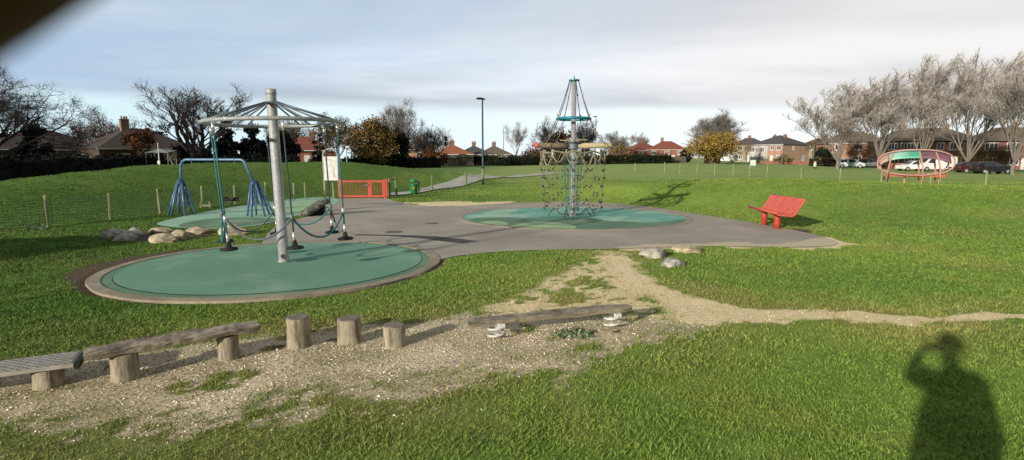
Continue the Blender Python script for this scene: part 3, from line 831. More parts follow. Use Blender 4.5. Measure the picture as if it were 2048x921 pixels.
# ------------------------------------------------------------------ net mast
def netmast():
    x0, y0 = PL(1144.5, 433)
    z0 = SLOPE * y0 + .012
    t = thing('net_climbing_mast', 'tall steel mast with a turquoise hoop, log spars and hanging climbing net', 'climbing mast', (x0, y0, z0))
    MB().lathe([(.11, 0), (.11, .03), (.078, .035), (.070, 4.10)], 24).build('mast', M['galv'], t, True)
    MB().lathe([(.070, 4.09), (.16, 4.095), (.16, 4.13), (.06, 4.145), (.02, 4.15), (.015, 4.24), (.004, 4.25)], 24).build('top_plate', M['teal_paint'], t)
    zh = 2.97; rh = .50
    MB().tube([(rh * math.cos(2 * math.pi * i / 40), rh * math.sin(2 * math.pi * i / 40), zh) for i in range(40)], .042, 10, closed=True).build('hoop', M['teal_paint'], t, True)
    zs = 2.16
    angs = [R(180 + 8), R(-6), R(95), R(-80)]
    Ls = [1.10, 1.17, 1.0, .55]
    for k, (a, L) in enumerate(zip(angs, Ls)):
        d = Vector((math.cos(a), math.sin(a), 0))
        if k < 3:
            rr = .085 if k < 2 else .07
            s_ = MB().tube([d * .12 + Vector((0, 0, zs)), d * .5 + Vector((0, 0, zs)), d * (L - .06) + Vector((0, 0, zs + .01)), d * L + Vector((0, 0, zs + .01))], [rr * 1.02, rr, rr * .93, rr * .7], 14).build('log_spar', M['spar'] if k == 1 else M['spar_dark'], t, True)
            if k == 0:
                tag(MB().lathe([(.06, -.02), (.095, 0), (.095, .08), (.06, .10)], 16).build('end_cap', M['pink_cap'], s_), 'faded red cap on the spar end')
                e = s_.children[0]; e.location = d * (L + .01) + Vector((0, 0, zs + .01)); e.rotation_euler = (0, R(-90), a - math.pi)
    mb = MB(); mb.lathe([(.1, zs - .10), (.17, zs - .09), (.17, zs + .06), (.26, zs + .10), (.26, zs + .12), (.1, zs + .13)], 20); mb.build('spar_collar', M['galvdark'], t)
    mb = MB(); mb.tube([(-.42, -.06, zs + .16), (.42, .05, zs + .18)], .016, 6); mb.tube([(-.05, -.4, zs + .15), (.05, .4, zs + .17)], .016, 6); mb.build('cross_bar', M['spar'], t)
    # stays from the top plate to the hoop and on to the spars / net ring
    rn = 1.0; zn = 1.96
    for k, a in enumerate([R(q) for q in (168, 205, -24, 14, 60, 120)]):
        a = a + 0; d = Vector((math.cos(a), math.sin(a), 0))
        p0 = d * .14 + Vector((0, 0, 4.10)); p1 = d * rh + Vector((0, 0, zh + .03)); p2 = d * (rn + .0) + Vector((0, 0, zn + .22))
        st = MB().tube([p0, p0.lerp(p1, .5) - d * .02, p1], .013, 6).build('stay_rope', M['galvdark'], t, True)
        MB().tube([p1, p1.lerp(p2, .5) + Vector((0, 0, -.10)), p2], .012, 6).build('lower_stay', M['tan_rope'] if k % 2 else M['grey_rope'], t, True)
        MB().sphere(p1 + Vector((0, 0, .10)), .035, 8, 5).build('shackle', M['bright_clamp'], st, True)
        if k % 2 == 0: MB().sphere(p0.lerp(p1, .36), .035, 8, 5).build('shackle', M['bright_clamp'], st, True)
    # horizontal ring rope carrying the net
    NS = 18; NR = 8
    ring = [Vector((rn * math.cos(2 * math.pi * i / 54), rn * math.sin(2 * math.pi * i / 54), zn + .03 * math.sin(i * 1.3))) for i in range(54)]
    rg = MB().tube(ring, .022, 6, closed=True).build('net_ring', M['tan_rope'], t, True)
    rnd = random.Random(4)
    # thick loops below the ring
    for k in range(14):
        a = 2 * math.pi * k / 14 + .1; w = .17 + .05 * rnd.random(); dep = .24 + .16 * rnd.random()
        pts = []
        for i in range(11):
            f = i / 10; aa = a + (f - .5) * w * 2; pts.append((rn * .97 * math.cos(aa), rn * .97 * math.sin(aa), zn - .02 - dep * math.sin(math.pi * f) ** .7))
        lp = MB().tube(pts, .020, 7).build('rope_loop', M['tan_rope'], t, True)
        MB().tube([Vector(pts[0]) + Vector((0, 0, .10)), Vector(pts[0]) - Vector((0, 0, .14))], .030, 6).build('loop_clamp', M['bright_clamp'] if k % 3 == 0 else M['tan_rope'], lp, True)
    nodes = {}
    zl = [zn, 1.68, 1.42, 1.17, .92, .68, .46, .27]
    for i in range(NS):
        a = 2 * math.pi * i / NS
        for j, z in enumerate(zl):
            rr = rn * (1 - .10 * sstep(0, 1, j / (NR - 1))) + .03 * (rnd.random() - .5)
            aa = a + (.09 if j % 2 else -.09) * (1 if i % 2 else -1) + .04 * (rnd.random() - .5)
            nodes[i, j] = Vector((rr * math.cos(aa), rr * math.sin(aa), z + .05 * (rnd.random() - .5)))
    net = MB(); cl = MB()
    for i in range(NS):
        for j in range(NR):
            p = nodes[i, j]
            if j + 1 < NR: net.tube([p, nodes[i, j + 1]], .0085, 5, cap=False)
            q = nodes[(i + 1) % NS, j]
            if (i + j) % 2 == 0:
                m_ = p.lerp(q, .5) - Vector((0, 0, .05))
                net.tube([p, m_, q], .0085, 5, cap=False)
            if j > 0:
                cl.tube([p - Vector((0, 0, .025)), p + Vector((0, 0, .025))], .025, 6)
    nt_ = net.build('rope_net', M['tan_rope'], t, True)
    tag(cl.build('net_clamps', M['dark_clamp'], nt_), kind='stuff')
    # inner teal net close to the mast
    inn = MB()
    for i in range(10):
        a = 2 * math.pi * i / 10
        inn.tube([(.30 * math.cos(a), .30 * math.sin(a), zn - .05), (.24 * math.cos(a + .2), .24 * math.sin(a + .2), 1.0), (.20 * math.cos(a), .20 * math.sin(a), .15)], .008, 5, cap=False)
    for z in (1.6, 1.25, .9, .55, .25):
        rr = .2 + .1 * (z / 1.9)
        inn.tube([(rr * math.cos(2 * math.pi * i / 20), rr * math.sin(2 * math.pi * i / 20), z) for i in range(20)], .008, 5, closed=True)
    inn.build('inner_net', M['teal_rope'], t, True)
    # anchor ropes at the foot
    for a, L in ((R(195), .62), (R(250), .80), (R(330), .45), (R(20), .6), (R(80), .5)):
        d = Vector((math.cos(a), math.sin(a), 0))
        ar = MB().tube([d * L + Vector((0, 0, .26)), d * (L + .18) + Vector((0, 0, .02))], .012, 5).build('anchor_rope', M['dark_clamp'], t, True)
        MB().tube([d * .14 + Vector((0, 0, .05)), d * L * .6 + Vector((0, 0, .06)), d * L + Vector((0, 0, .27))], .012, 5).build('tie', M['dark_clamp'], ar, True)
netmast()

# ------------------------------------------------------------------ swing frame
def swing():
    a = PL(362, 431); b = PL(519, 433)
    mid = ((a[0] + b[0]) / 2, (a[1] + b[1]) / 2)
    dx, dy = b[0] - a[0], b[1] - a[1]; L = math.hypot(dx, dy)
    z0 = SLOPE * mid[1] + .01
    t = thing('swing_frame', 'blue swing frame with a rounded top bar on two splayed clusters of legs', 'swing frame', (mid[0], mid[1], z0), math.atan2(dy, dx))
    H = 1.74; zc = 1.07; xl, xr = -L / 2 + .08, L / 2 - .1
    pts = [(xl, 0, zc - .05), (xl + .04, 0, H - .28)]
    for i in range(7):
        w = math.pi - math.pi / 2 * i / 6
        pts.append((xl + .28 + .24 * math.cos(w), 0, H - .24 + .24 * math.sin(w)))
    xr2 = xr - .32
    for i in range(7):
        w = math.pi / 2 - (math.pi / 2 - .2) * i / 6
        pts.append((xr2 + .2 * math.cos(w) - .12, 0, H - .2 + .2 * math.sin(w)))
    pts.append((xr - .02, 0, zc - .05))
    MB().tube(pts, .042, 12).build('top_bar', M['blue_paint'], t, True)
    for side, (xc, sk) in enumerate(((xl, -.04), (xr, .12))):
        hub = MB().lathe([(.10, zc - .12), (.145, zc - .10), (.12, zc + .0), (.06, zc + .05)], 16, (xc, 0, 0)).build('leg_hub', M['blue_panel'], t, True)
        for k in range(6):
            an = 2 * math.pi * k / 6 + .35
            c, s_ = math.cos(an), math.sin(an)
            MB().tube([(xc + .11 * c, .11 * s_, zc - .06), (xc + sk * 1.2 + .39 * c, .39 * s_, 0)], .031, 8).build('leg', M['blue_paint'], t, True)
        g = MB()
        for k in range(14):
            an = 2 * math.pi * k / 14; an2 = an + .5; an3 = an - .5
            for q in (an2, an3):
                g.tube([(xc + .10 * math.cos(an), .10 * math.sin(an), zc - .1), (xc + sk + .27 * math.cos(q), .27 * math.sin(q), .30)], .007, 4, cap=False)
        g.build('mesh_guard', M['blue_panel'], hub)
    for x in (xl + .42, 0.05, xr - .62):
        MB().tube([(x - .02, 0, H), (x + .02, 0, H)], .055, 12).add([], []).tube([(x, 0, H - .03), (x, 0, H - .16)], .012, 6).build('swing_bracket', M['galvdark'], t)
swing()

# ------------------------------------------------------------------ gate, fences, board, bin, lamps
gy0 = PL(728, 397.5)[1]
def gate():
    xl = PL(681, 397.5)[0]; xr = PL(774, 397.5)[0]; y = gy0; z = SLOPE * y + .004
    t = thing('metal_gate', 'closed pair of orange red metal gates with vertical bars', 'gate', (xl, y, z))
    W = xr - xl; H = .88
    for x in (0, W - .10, W):
        MB().box((x, 0, H / 2 + .01), (.08, .08, H + .02)).build('gate_post', M['red_paint'], t, bevel=.006)
    def leaf(x0, x1):
        f = MB()
        for zz in (.10, H - .08): f.box(((x0 + x1) / 2, 0, zz), (x1 - x0, .05, .075))
        for xx in (x0 + .03, x1 - .03): f.box((xx, 0, (H + .02) / 2), (.06, .052, H - .255))
        lf = f.build('gate_leaf', M['red_paint'], t)
        b = MB(); n = int((x1 - x0 - .12) / .065)
        for i in range(1, n):
            b.tube([(x0 + .06 + (x1 - x0 - .12) * i / n, 0, .14), (x0 + .06 + (x1 - x0 - .12) * i / n, 0, H - .12)], .007, 6, cap=False)
        b.build('gate_bars', M['red_paint'], lf)
        return lf
    a = leaf(.05, W * .63 - .01); leaf(W * .63 + .05, W - .15)
    MB().box((W * .63 + .02, 0, H / 2), (.045, .07, H)).build('meeting_stile', M['red_paint'], t)
    MB().box((W * .57, -.05, .62), (.16, .04, .05)).build('latch', M['galvdark'], a)
gate()

def fence(name, label, pts, post_h, mat_post, wires, spacing=None, rad=.04, wire_r=.0028):
    base = pts[0]
    t = thing(name, label, 'fence', (base[0], base[1], ZT(*base[:2])))
    for i, (x, y) in enumerate(pts):
        z = ZT(x, y) - ZT(*base[:2])
        h = post_h * (1 + .06 * math.sin(i * 2.3)); lean = .03 * math.sin(i * 3.7)
        MB().tube([(x - base[0], y - base[1], z - .1), (x - base[0] + lean, y - base[1], z + h - .02), (x - base[0] + lean, y - base[1], z + h)], [rad, rad, rad * .7], 9).build('fence_post', mat_post, t)
    if wires:
        w = MB()
        for (x0, y0), (x1, y1) in zip(pts[:-1], pts[1:]):
            L = math.hypot(x1 - x0, y1 - y0); n = max(2, int(L / .6))
            for k in range(wires):
                hh = .06 + (post_h - .14) * k / (wires - 1)
                w.tube([(x0 + (x1 - x0) * i / n - base[0], y0 + (y1 - y0) * i / n - base[1], ZT(x0 + (x1 - x0) * i / n, y0 + (y1 - y0) * i / n) - ZT(*base[:2]) + hh) for i in range(n + 1)], wire_r, 4, cap=False)
            if spacing:
                m_ = int(L / spacing)
                for i in range(m_):
                    x, y = x0 + (x1 - x0) * i / m_, y0 + (y1 - y0) * i / m_; z = ZT(x, y) - ZT(*base[:2])
                    w.tube([(x - base[0], y - base[1], z + .06), (x - base[0], y - base[1], z + post_h - .08)], wire_r, 4, cap=False)
        w.build('wire_mesh', M['wire'], t)
    return t
FL = [(-13.4, 12.0)] + [PL(*p) for p in ((98, 453), (221, 441), (321, 429), (405, 416), (471, 409), (533, 404.5), (588, 401.5), (612, 399.5), (650, 398), (668, 397.5))]
fence('wire_fence', 'low green wire mesh fence on timber posts along the grassy bank', FL, .80, M['post_wood'], 10, .09, wire_r=.0048)
FR = []
for px, Y in ((1080, 66), (1150, 64), (1270, 62), (1330, 60), (1360, 58.5), (1395, 57), (1430, 56), (1467, 55), (1500, 53.5), (1535, 52), (1604, 46), (1682, 41), (1765, 33.2), (1865, 30.6), (1975, 28.3), (2140, 26)):
    p = PY(px, 330, Y); FR.append((p.x, p.y))
fence('post_fence', 'row of thin pale posts with wire standing beyond the right hand bank', FR, 1.18, M['post_wood'], 3, None, .045, .0025)
FG = [PL(779.5, 396.5), PL(793, 394), PL(835, 388.5)]
t = fence('path_fence', 'short green post and rail fence between the red gate and the litter bin', FG[:2], .93, M['green_post'], 0, None, .055)
MB().tube([(0, 0, .86), (FG[1][0] - FG[0][0], FG[1][1] - FG[0][1], .86)], .025, 8).build('rail', M['green_post'], t)
for i, (px, py, h) in enumerate(((864.5, 382, .92), (932.5, 371.5, .85))):
    p = G(px, py)
    o = MB().tube([(0, 0, -.1), (.01, 0, h - .02), (.01, 0, h)], [.055, .055, .04], 10).build('path_bollard', M['green_post'], loc=p)
    tag(o, ['pale green timber bollard beside the path, just right of the litter bin', 'pale green timber bollard beside the path, nearest the tall lamp post'][i], 'bollard', 'bollards along the gravel path')

def board():
    x, y = PL(664, 392); z = SLOPE * y
    t = thing('notice_board', 'white notice board under a hooped steel frame beside the red gate', 'notice board', (x, y, z))
    w = .37; H = 1.98
    pts = [(-w, 0, 0), (-w, 0, H - .02)] + [(w * math.cos(math.pi - math.pi * i / 12), 0, H + w * math.sin(math.pi * i / 12)) for i in range(1, 12)] + [(w, 0, H - .02), (w, 0, 0)]
    MB().tube(pts, .042, 10).build('hoop_frame', M['galv'], t, True)
    pn = MB().box((0, -.015, 1.37), (.69, .04, 1.20)).build('panel', M['white_paint'], t, bevel=.008)
    pr = MB()
    rnd = random.Random(3)
    for k in range(9):
        zz = 1.42 - k * .058
        pr.box((.15 + .02 * rnd.random(), -.037, zz), (.05 + .07 * rnd.random(), .002, .022))
    pr.box((-.12, -.037, 1.80), (.34, .002, .03))
    pr.build('printed_text', M['panel_print'], pn)
    MB().box((w + .055, .0, 1.37), (.03, .09, 1.24)).build('side_strip', M['blue_panel'], t)
board()

def litter_bin():
    x, y = PL(828, 388.5); z = ZT(x, y)
    t = thing('litter_bin', 'green litter bin with a domed hood beside the path', 'litter bin', (x, y, z), R(12))
    MB().lathe([(.17, .03), (.19, .05), (.195, .50), (.20, .52), (.20, .55)], 20).build('bin_body', M['green_paint'], t, True)
    hood = MB()
    hood.lathe([(.205, .66), (.20, .74), (.16, .80), (.07, .83), (.01, .835)], 20)
    for a in (45, 135, 225, 315): hood.tube([(.18 * math.cos(R(a)), .18 * math.sin(R(a)), .54), (.18 * math.cos(R(a)), .18 * math.sin(R(a)), .68)], .03, 6)
    hood.build('hood', M['green_paint'], t, True)
    MB().lathe([(.12, .545), (.12, .56), (.1, .56)], 16).build('liner_rim', M['black_plastic'], t)
    MB().box((-.03, -.20, .34), (.12, .012, .14)).build('litter_sticker', M['gold'], t)
    MB().tube([(.27, .02, -.1), (.27, .02, .78)], .05, 9).build('support_post', M['green_post'], t)
litter_bin()

def lamp_post(px, py, pytop, Y, label):
    p = PY(px, py, Y); top = PY(px, pytop, Y); z = ZT(p.x, Y); H = top.z - z
    t = thing('street_lamp', label, 'street lamp', (p.x, Y, z), 0, 'street lamps')
    MB().tube([(0, 0, 0), (0, 0, 1.1)], .10, 12).build('base', M['lampgreen'], t, True)
    MB().tube([(0, 0, 1.1), (0, 0, 1.25), (0, 0, H)], [.10, .07, .05], 12).build('column', M['lampblue'], t, True)
    mb = MB(); mb.box((-.12, 0, H + .02), (.62, .24, .09), ry=R(4)); mb.box((-.14, 0, H + .09), (.40, .18, .05), ry=R(4)); mb.build('lamp_head', M['black_plastic'], t, bevel=.02)
M['lampblue'] = surf('dark_lamp_column', (.05, .085, .10), (.04, .065, .08), 4, .5, .3)
M['lampgreen'] = surf('greenish_lamp_base', (.22, .26, .15), (.15, .18, .10), 4, .6)
lamp_post(966, 367, 199, 38.5, 'tall slim street lamp with flat dark head standing beside the gravel path')
lamp_post(1190, 332, 234, 88, 'distant street lamp rising just right of the net mast hoop')
lamp_post(1843, 336, 219, 92, 'street lamp with a dark head standing among the tall bare trees')

# ------------------------------------------------------------------ bench
def bench():
    p = (6.80, 14.2)
    z = SLOPE * p[1]
    t = thing('park_bench', 'bright red perforated metal bench on two thick legs', 'bench', (p[0], p[1], z - .02), R(-94))
    # local: long axis X, sitter faces -Y
    L = .98
    prof = [(-.32, .465), (-.30, .44), (-.20, .43), (-.10, .42), (.0, .41), (.06, .425), (.10, .46), (.17, .58), (.28, .77), (.295, .79), (.315, .795)]
    n = 18
    sm = MB(); vs = []
    th = .022
    # smooth curve
    def cr(pts, m_=5):
        out = []
        for i in range(len(pts) - 1):
            p0 = pts[max(i - 1, 0)]; p1 = pts[i]; p2 = pts[i + 1]; p3 = pts[min(i + 2, len(pts) - 1)]
            for k in range(m_):
                f = k / m_
                out.append(tuple(.5 * ((2 * p1[j]) + (-p0[j] + p2[j]) * f + (2 * p0[j] - 5 * p1[j] + 4 * p2[j] - p3[j]) * f * f + (-p0[j] + 3 * p1[j] - 3 * p2[j] + p3[j]) * f ** 3) for j in (0, 1)))
        out.append(pts[-1]); return out
    c = cr(prof)
    # two shells (front face and back face) made of slat strips: perforated sheet
    ns = 34
    for s_ in range(ns):
        x0 = -L + 2 * L * s_ / ns + .0035; x1 = -L + 2 * L * (s_ + 1) / ns - .0035
        k = len(c); vs = []
        for (y, z_) in c:
            for dx_, dz_ in ((x0, 0), (x1, 0), (x1, -th), (x0, -th)): vs.append((dx_, y + (.0 if dz_ == 0 else .012), z_ + dz_))
        fs = []
        for i in range(k - 1):
            for j in range(4): fs.append((i * 4 + j, i * 4 + (j + 1) % 4, i * 4 + 4 + (j + 1) % 4, i * 4 + 4 + j))
        fs += [(3, 2, 1, 0), tuple((k - 1) * 4 + j for j in range(4))]
        sm.add(vs, [tuple(reversed(f)) for f in fs])
    for i in range(2, len(c) - 1, 3):       # cross webs of the perforated sheet
        y, z_ = c[i]; sm.box((0, y + .006, z_ - th / 2), (2 * L - .01, .028, th * .8), rx=math.atan2(c[i + 1][1] - c[i - 1][1], c[i + 1][0] - c[i - 1][0]))
    sm.build('seat_shell', M['red_bench'], t)
    for sx in (-1, 1):
        MB().tube([(sx * (L + .012), y + .006, z_ - .01) for y, z_ in c], .022, 8).build('edge_tube', M['red_bench'], t, True)
    mb = MB(); mb.tube([(-L, prof[0][0], prof[0][1]), (L, prof[0][0], prof[0][1])], .024, 8); mb.build('front_rail', M['red_bench'], t, True)
    mb = MB(); mb.tube([(-L, .315, .785), (L, .315, .785)], .026, 8); mb.build('top_rail', M['red_bench'], t, True)
    for sx in (-.42, .42):
        lg = MB().lathe([(.075, 0), (.075, .37), (.07, .39)], 18, (sx, -.08, 0)).build('leg', M['red_paint'], t, True)
        MB().box((sx, -.06, .388), (.07, .38, .03)).build('seat_bracket', M['red_paint'], lg)
bench()

# ------------------------------------------------------------------ stumps, beams
def log_post(mb, c, r, h, wob=.05, n=26):
    prof = [(r * 1.06, -.05), (r * 1.04, .0), (r, .03), (r * .97, h * .5), (r * .985, h - .012), (r * .96, h - .002), (r * .93, h)]
    mb.lathe(prof, n, c, wob)
    return mb

def wood_post(parent, c, r, h):
    o = log_post(MB(), c, r, h).build('post', M['log_side'], parent, True)
    return o

for i, (px, py, r, h, lab) in enumerate(((593, 697, .104, .27, 'tallest weathered timber stump, nearest the long wooden beam'),
        (696, 689, .106, .225, 'middle weathered timber stump of the three stepping stumps'),
        (786, 695, .100, .19, 'shortest weathered timber stump, nearest the spring beam'))):
    x, y = PL(px, py); y += r * .6
    t = thing('stepping_stump', lab, 'stump', (x, y, ZT(x, y)), .7 * i, 'stepping stumps')
    log_post(MB(), (0, 0, 0), r, h, .045).build('stump_side', M['log_side'], t, True)
    tp = MB().lathe([(r * .95, h - .004), (r * .94, h + .006), (r * .8, h + .009), (r * .3, h + .008), (.004, h + .006)], 26, (0, 0, 0), .045).build('cut_top', M['log_top'], t)

def rough_log(p0, p1, w, th, seed, round_=.3):
    """half-log beam with an uneven edge from p0 to p1 (top centre line)"""
    rnd = random.Random(seed)
    p0, p1 = Vector(p0), Vector(p1); d = (p1 - p0); L = d.length; d.normalize()
    s_ = d.cross(Vector((0, 0, 1))).normalized(); up = s_.cross(d)
    n = 26; prof = [(-.5, -.25), (-.52, -.12), (-.49, -.02), (-.45, .015), (-.2, .03), (.2, .03), (.45, .015), (.49, -.02), (.52, -.12), (.5, -.25), (.45, -.78), (0, -.86), (-.45, -.78)]
    k = len(prof); vs = []
    for i in range(n + 1):
        f = i / n; c = p0 + d * L * f
        ww = w * (1 + .07 * math.sin(f * 9 + seed) + .04 * rnd.uniform(-1, 1)); hh = th * (1 + .08 * math.sin(f * 7 + seed * 2))
        e = min(f, 1 - f) * n
        if e < 1.5: ww *= .86 + .09 * e; hh *= .8 + .13 * e
        off = .012 * math.sin(f * 5 + seed)
        for j, (a, b) in enumerate(prof):
            jit = .004 * rnd.uniform(-1, 1)
            vs.append(c + s_ * (a * ww + off + jit) + up * (b * hh + (jit if j < 10 else 0) + .006 * math.sin(f * 21 + j)))
    fs = []
    for i in range(n):
        for j in range(k): fs.append((i * k + j, i * k + (j + 1) % k, (i + 1) * k + (j + 1) % k, (i + 1) * k + j))
    fs.append(tuple(range(k - 1, -1, -1))); fs.append(tuple(n * k + j for j in range(k)))
    return MB().add(vs, [tuple(reversed(f)) for f in fs])

def beam1():
    a = PL(241, 763); b = PL(451, 722)
    A = Vector((a[0], a[1] + .06, 0)); B = Vector((b[0], b[1] + .06, 0)); d = (B - A).normalized()
    zg = ZT(A.x, A.y)
    t = thing('balance_beam', 'long weathered half log balance beam resting on two round timber posts', 'balance beam', (A.x, A.y, zg))
    h = .265
    q = B - A
    log_post(MB(), (0, 0, 0), .096, h - .06, .04).build('post', M['log_side'], t, True)
    log_post(MB(), (q.x, q.y, ZT(B.x, B.y) - zg), .084, h - .055, .05).build('post', M['log_side'], t, True)
    e0 = -d * .24; e1 = q + d * .24
    rough_log((e0.x, e0.y, h), (e1.x, e1.y, h + .0), .215, .065, 3).build('beam', M['beam_x'], t)
M['beam_x'] = surf('weathered_beam_grain', (.44, .375, .285), (.30, .25, .185), 6, .9, 0, .7, 26, stretch=(1, 1, 3), c3=(.13, .105, .08))
beam1()

def beam2():
    a = PL(83, 779)
    x, y = a[0], a[1] + .07; z = ZT(x, y)
    t = thing('tread_platform', 'low plank with a grey chequered tread surface resting on a round post', 'balance beam', (x, y, z), R(27))
    h = .175
    log_post(MB(), (0, 0, 0), .098, h - .035, .04).build('post', M['log_side'], t, True)
    pl = MB()
    pl.box((-.62, .04, h - .012), (1.60, .30, .032)); pl.build('plank', M['plate_edge'], t, bevel=.004)
    MB().box((-.62, .04, h + .0075), (1.57, .285, .006)).build('tread_sheet', M['plate'], t)
    log_post(MB(), (-1.05, .0, 0), .095, h - .035, .04).build('post', M['log_side'], t, True)
    MB().box((.195, .04, h - .02), (.028, .29, .05), ry=R(4)).build('end_strip', M['black_rubber'], t)
M['plate_edge'] = surf('pale_plank_edge', (.52, .49, .42), (.36, .33, .27), 9, .8, stretch=(1, 6, 6))
beam2()

def beam3():
    a = PL(992, 683); b = PL(1226, 661)
    A = Vector((a[0], a[1] + .03, 0)); B = Vector((b[0], b[1] + .03, 0)); q = B - A; d = q.normalized(); z = ZT(A.x, A.y)
    t = thing('spring_beam', 'low grey wooden balance beam carried on two white coil springs', 'balance beam', (A.x, A.y, z))
    n_ = d.cross(Vector((0, 0, 1)))
    h = .180
    e0 = -d * .26 - n_ * .085; e1 = q + d * .22 - n_ * .085
    rough_log((e0.x, e0.y, h), (e1.x, e1.y, h + .02), .16, .058, 8).build('beam', M['beam_x'], t)
    for c in (Vector((0, 0, 0)), q):
        pts = []
        turns = 2.15; N = 54
        for i in range(N + 1):
            f = i / N; w = 2 * math.pi * turns * f + 1.0
            pts.append((c.x + .074 * math.cos(w), c.y + .03 + .074 * math.sin(w), .012 + .135 * f))
        sp = MB().tube(pts, .0115, 8).build('coil_spring', M['spring'], t, True)
        MB().box((c.x + .05, c.y - .0, .135), (.065, .05, .04), rz=.3).build('spring_bracket', M['spring'], sp, bevel=.005)
beam3()

# ------------------------------------------------------------------ boulders and tyres
gl = 'boulders on the grass behind the near green disc'; gr_ = 'boulders at the edge of the tarmac'
def boulder(px, py, w, dp, h, seed, label, m, group, rz=0):
    k_ = 1.18 if group == gr_ else .88
    w *= k_; h *= k_ * .76; dp *= k_
    x, y = PL(px, py); y += dp * .35
    bm = bmesh.new(); bmesh.ops.create_icosphere(bm, subdivisions=4, radius=1)
    off = Vector((seed * 3.1, seed * 1.7, 0))
    for v in bm.verts:
        n = v.co.normalized()
        r = 1 + .34 * mnoise.noise(n * 1.1 + off) + .17 * mnoise.noise(n * 2.6 + off) + .11 * mnoise.noise(n * 6 + off) + .06 * mnoise.noise(n * 13 + off)
        c = n * r
        # planed facets
        for k in range(5):
            f = Vector((math.sin(seed + k * 2.4), math.cos(seed * 2 + k * 1.7), .5 + .5 * math.sin(k + seed))).normalized()
            dd = c.dot(f) - .78
            if dd > 0: c -= f * dd * .75
        v.co = Vector((c.x * w / 2, c.y * dp / 2, c.z * h * .62 + h * .30))
    me = bpy.data.meshes.new('boulder'); bm.to_mesh(me); bm.free(); me.materials.append(m)
    for p in me.polygons: p.use_smooth = True
    o = bpy.data.objects.new('boulder', me); COL.objects.link(o); o.location = (x, y, ZT(x, y)); o.rotation_euler = (0, 0, rz)
    tag(o, label, 'boulder', group)
gl = 'boulders on the grass behind the near green disc'; gr_ = 'boulders at the edge of the tarmac'
boulder(222, 480, .60, .45, .33, 1, 'dark grey boulder at the left end of the left cluster', M['rock'], gl, .3)
boulder(243, 483, .52, .40, .24, 2, 'low shadowed boulder in front of the left cluster white stone', M['rock'], gl, 1.0)
boulder(261, 474, .48, .40, .30, 3, 'whitish upright boulder in the left cluster', M['rock3'] if 'rock3' in M else M['rock2'], gl, 2)
boulder(316, 468, .70, .40, .22, 4, 'long flat brownish boulder at the back of the cluster', M['rock2'], gl, .2)
boulder(318, 486, .78, .50, .30, 5, 'sloping tan boulder at the front of the cluster', M['rock2'], gl, -.2)
boulder(356, 479, .62, .45, .30, 6, 'rounded cream boulder between the front and back stones', M['rock2'], gl, .9)
boulder(388, 469, .66, .45, .26, 7, 'smooth sandy boulder at the right end of the cluster', M['rock2'], gl, .1)
boulder(458, 471, .84, .55, .34, 8, 'large pale block boulder behind the left hanging rope', M['rock2'], gl, -.1)
boulder(1311, 517, .46, .36, .20, 9, 'rough pitted boulder at left of the three on the grass by the tarmac', M['rock'], gr_, .2)
boulder(1350, 534, .38, .30, .15, 10, 'smallest boulder, nearest of the three beside the worn path', M['rock'], gr_, .6)
boulder(1380, 507, .50, .34, .16, 11, 'smooth long pale boulder at the tarmac edge', M['rock2'], gr_, -.15)

def tyres():
    x, y = PL(627, 433); z = SLOPE * y + .01
    base = (x, y, z)
    labs = ['lowest tyre at the left front of the stepped tyre climber', 'second lowest tyre of the stepped tyre climber', 'third tyre up of the stepped tyre climber', 'highest tyre at the back of the stepped tyre climber']
    t = thing('tyre_climber', 'stepped black tyre climber with four overlapping tyres and pale tread edges', 'tyre climber', base)
    for k in range(4):
        c = Vector((-.22 + .13 * k, .02 + .10 * k, .10 + .095 * k))
        n = 26; mb = MB(); vs = []
        prof = [(.10, -.07), (.16, -.085), (.215, -.07), (.23, -.03), (.23, .03), (.215, .07), (.16, .085), (.10, .07)]
        a = Matrix.Rotation(R(-14), 4, 'Y') @ Matrix.Rotation(R(8), 4, 'X')
        kk = len(prof)
        for i in range(n):
            w = 2 * math.pi * i / n
            for r_, h_ in prof:
                tr = 1 + (.02 if (i % 2 and abs(h_) < .05) else 0)
                vs.append(c + a @ Vector((r_ * tr * math.cos(w), r_ * tr * math.sin(w), h_)))
        fs = [(i * kk + j, ((i + 1) % n) * kk + j, ((i + 1) % n) * kk + (j + 1) % kk, i * kk + (j + 1) % kk) for i in range(n) for j in range(kk)]
        mb.add(vs, fs)
        ty_ = mb.build('tyre', M['tyre'], t, True)
        if k: MB().box((c.x, c.y, c.z / 2 - .06), (.16, .16, max(.02, c.z - .06))).build('core_block', M['black_rubber'], ty_)
M['tyre'] = surf('sunlit_tone_tyre', (.035, .035, .033), (.12, .125, .10), 5, .85, c3=(.26, .28, .21))  # pale mottling puts the sunlit look of the tread into the colour
tyres()

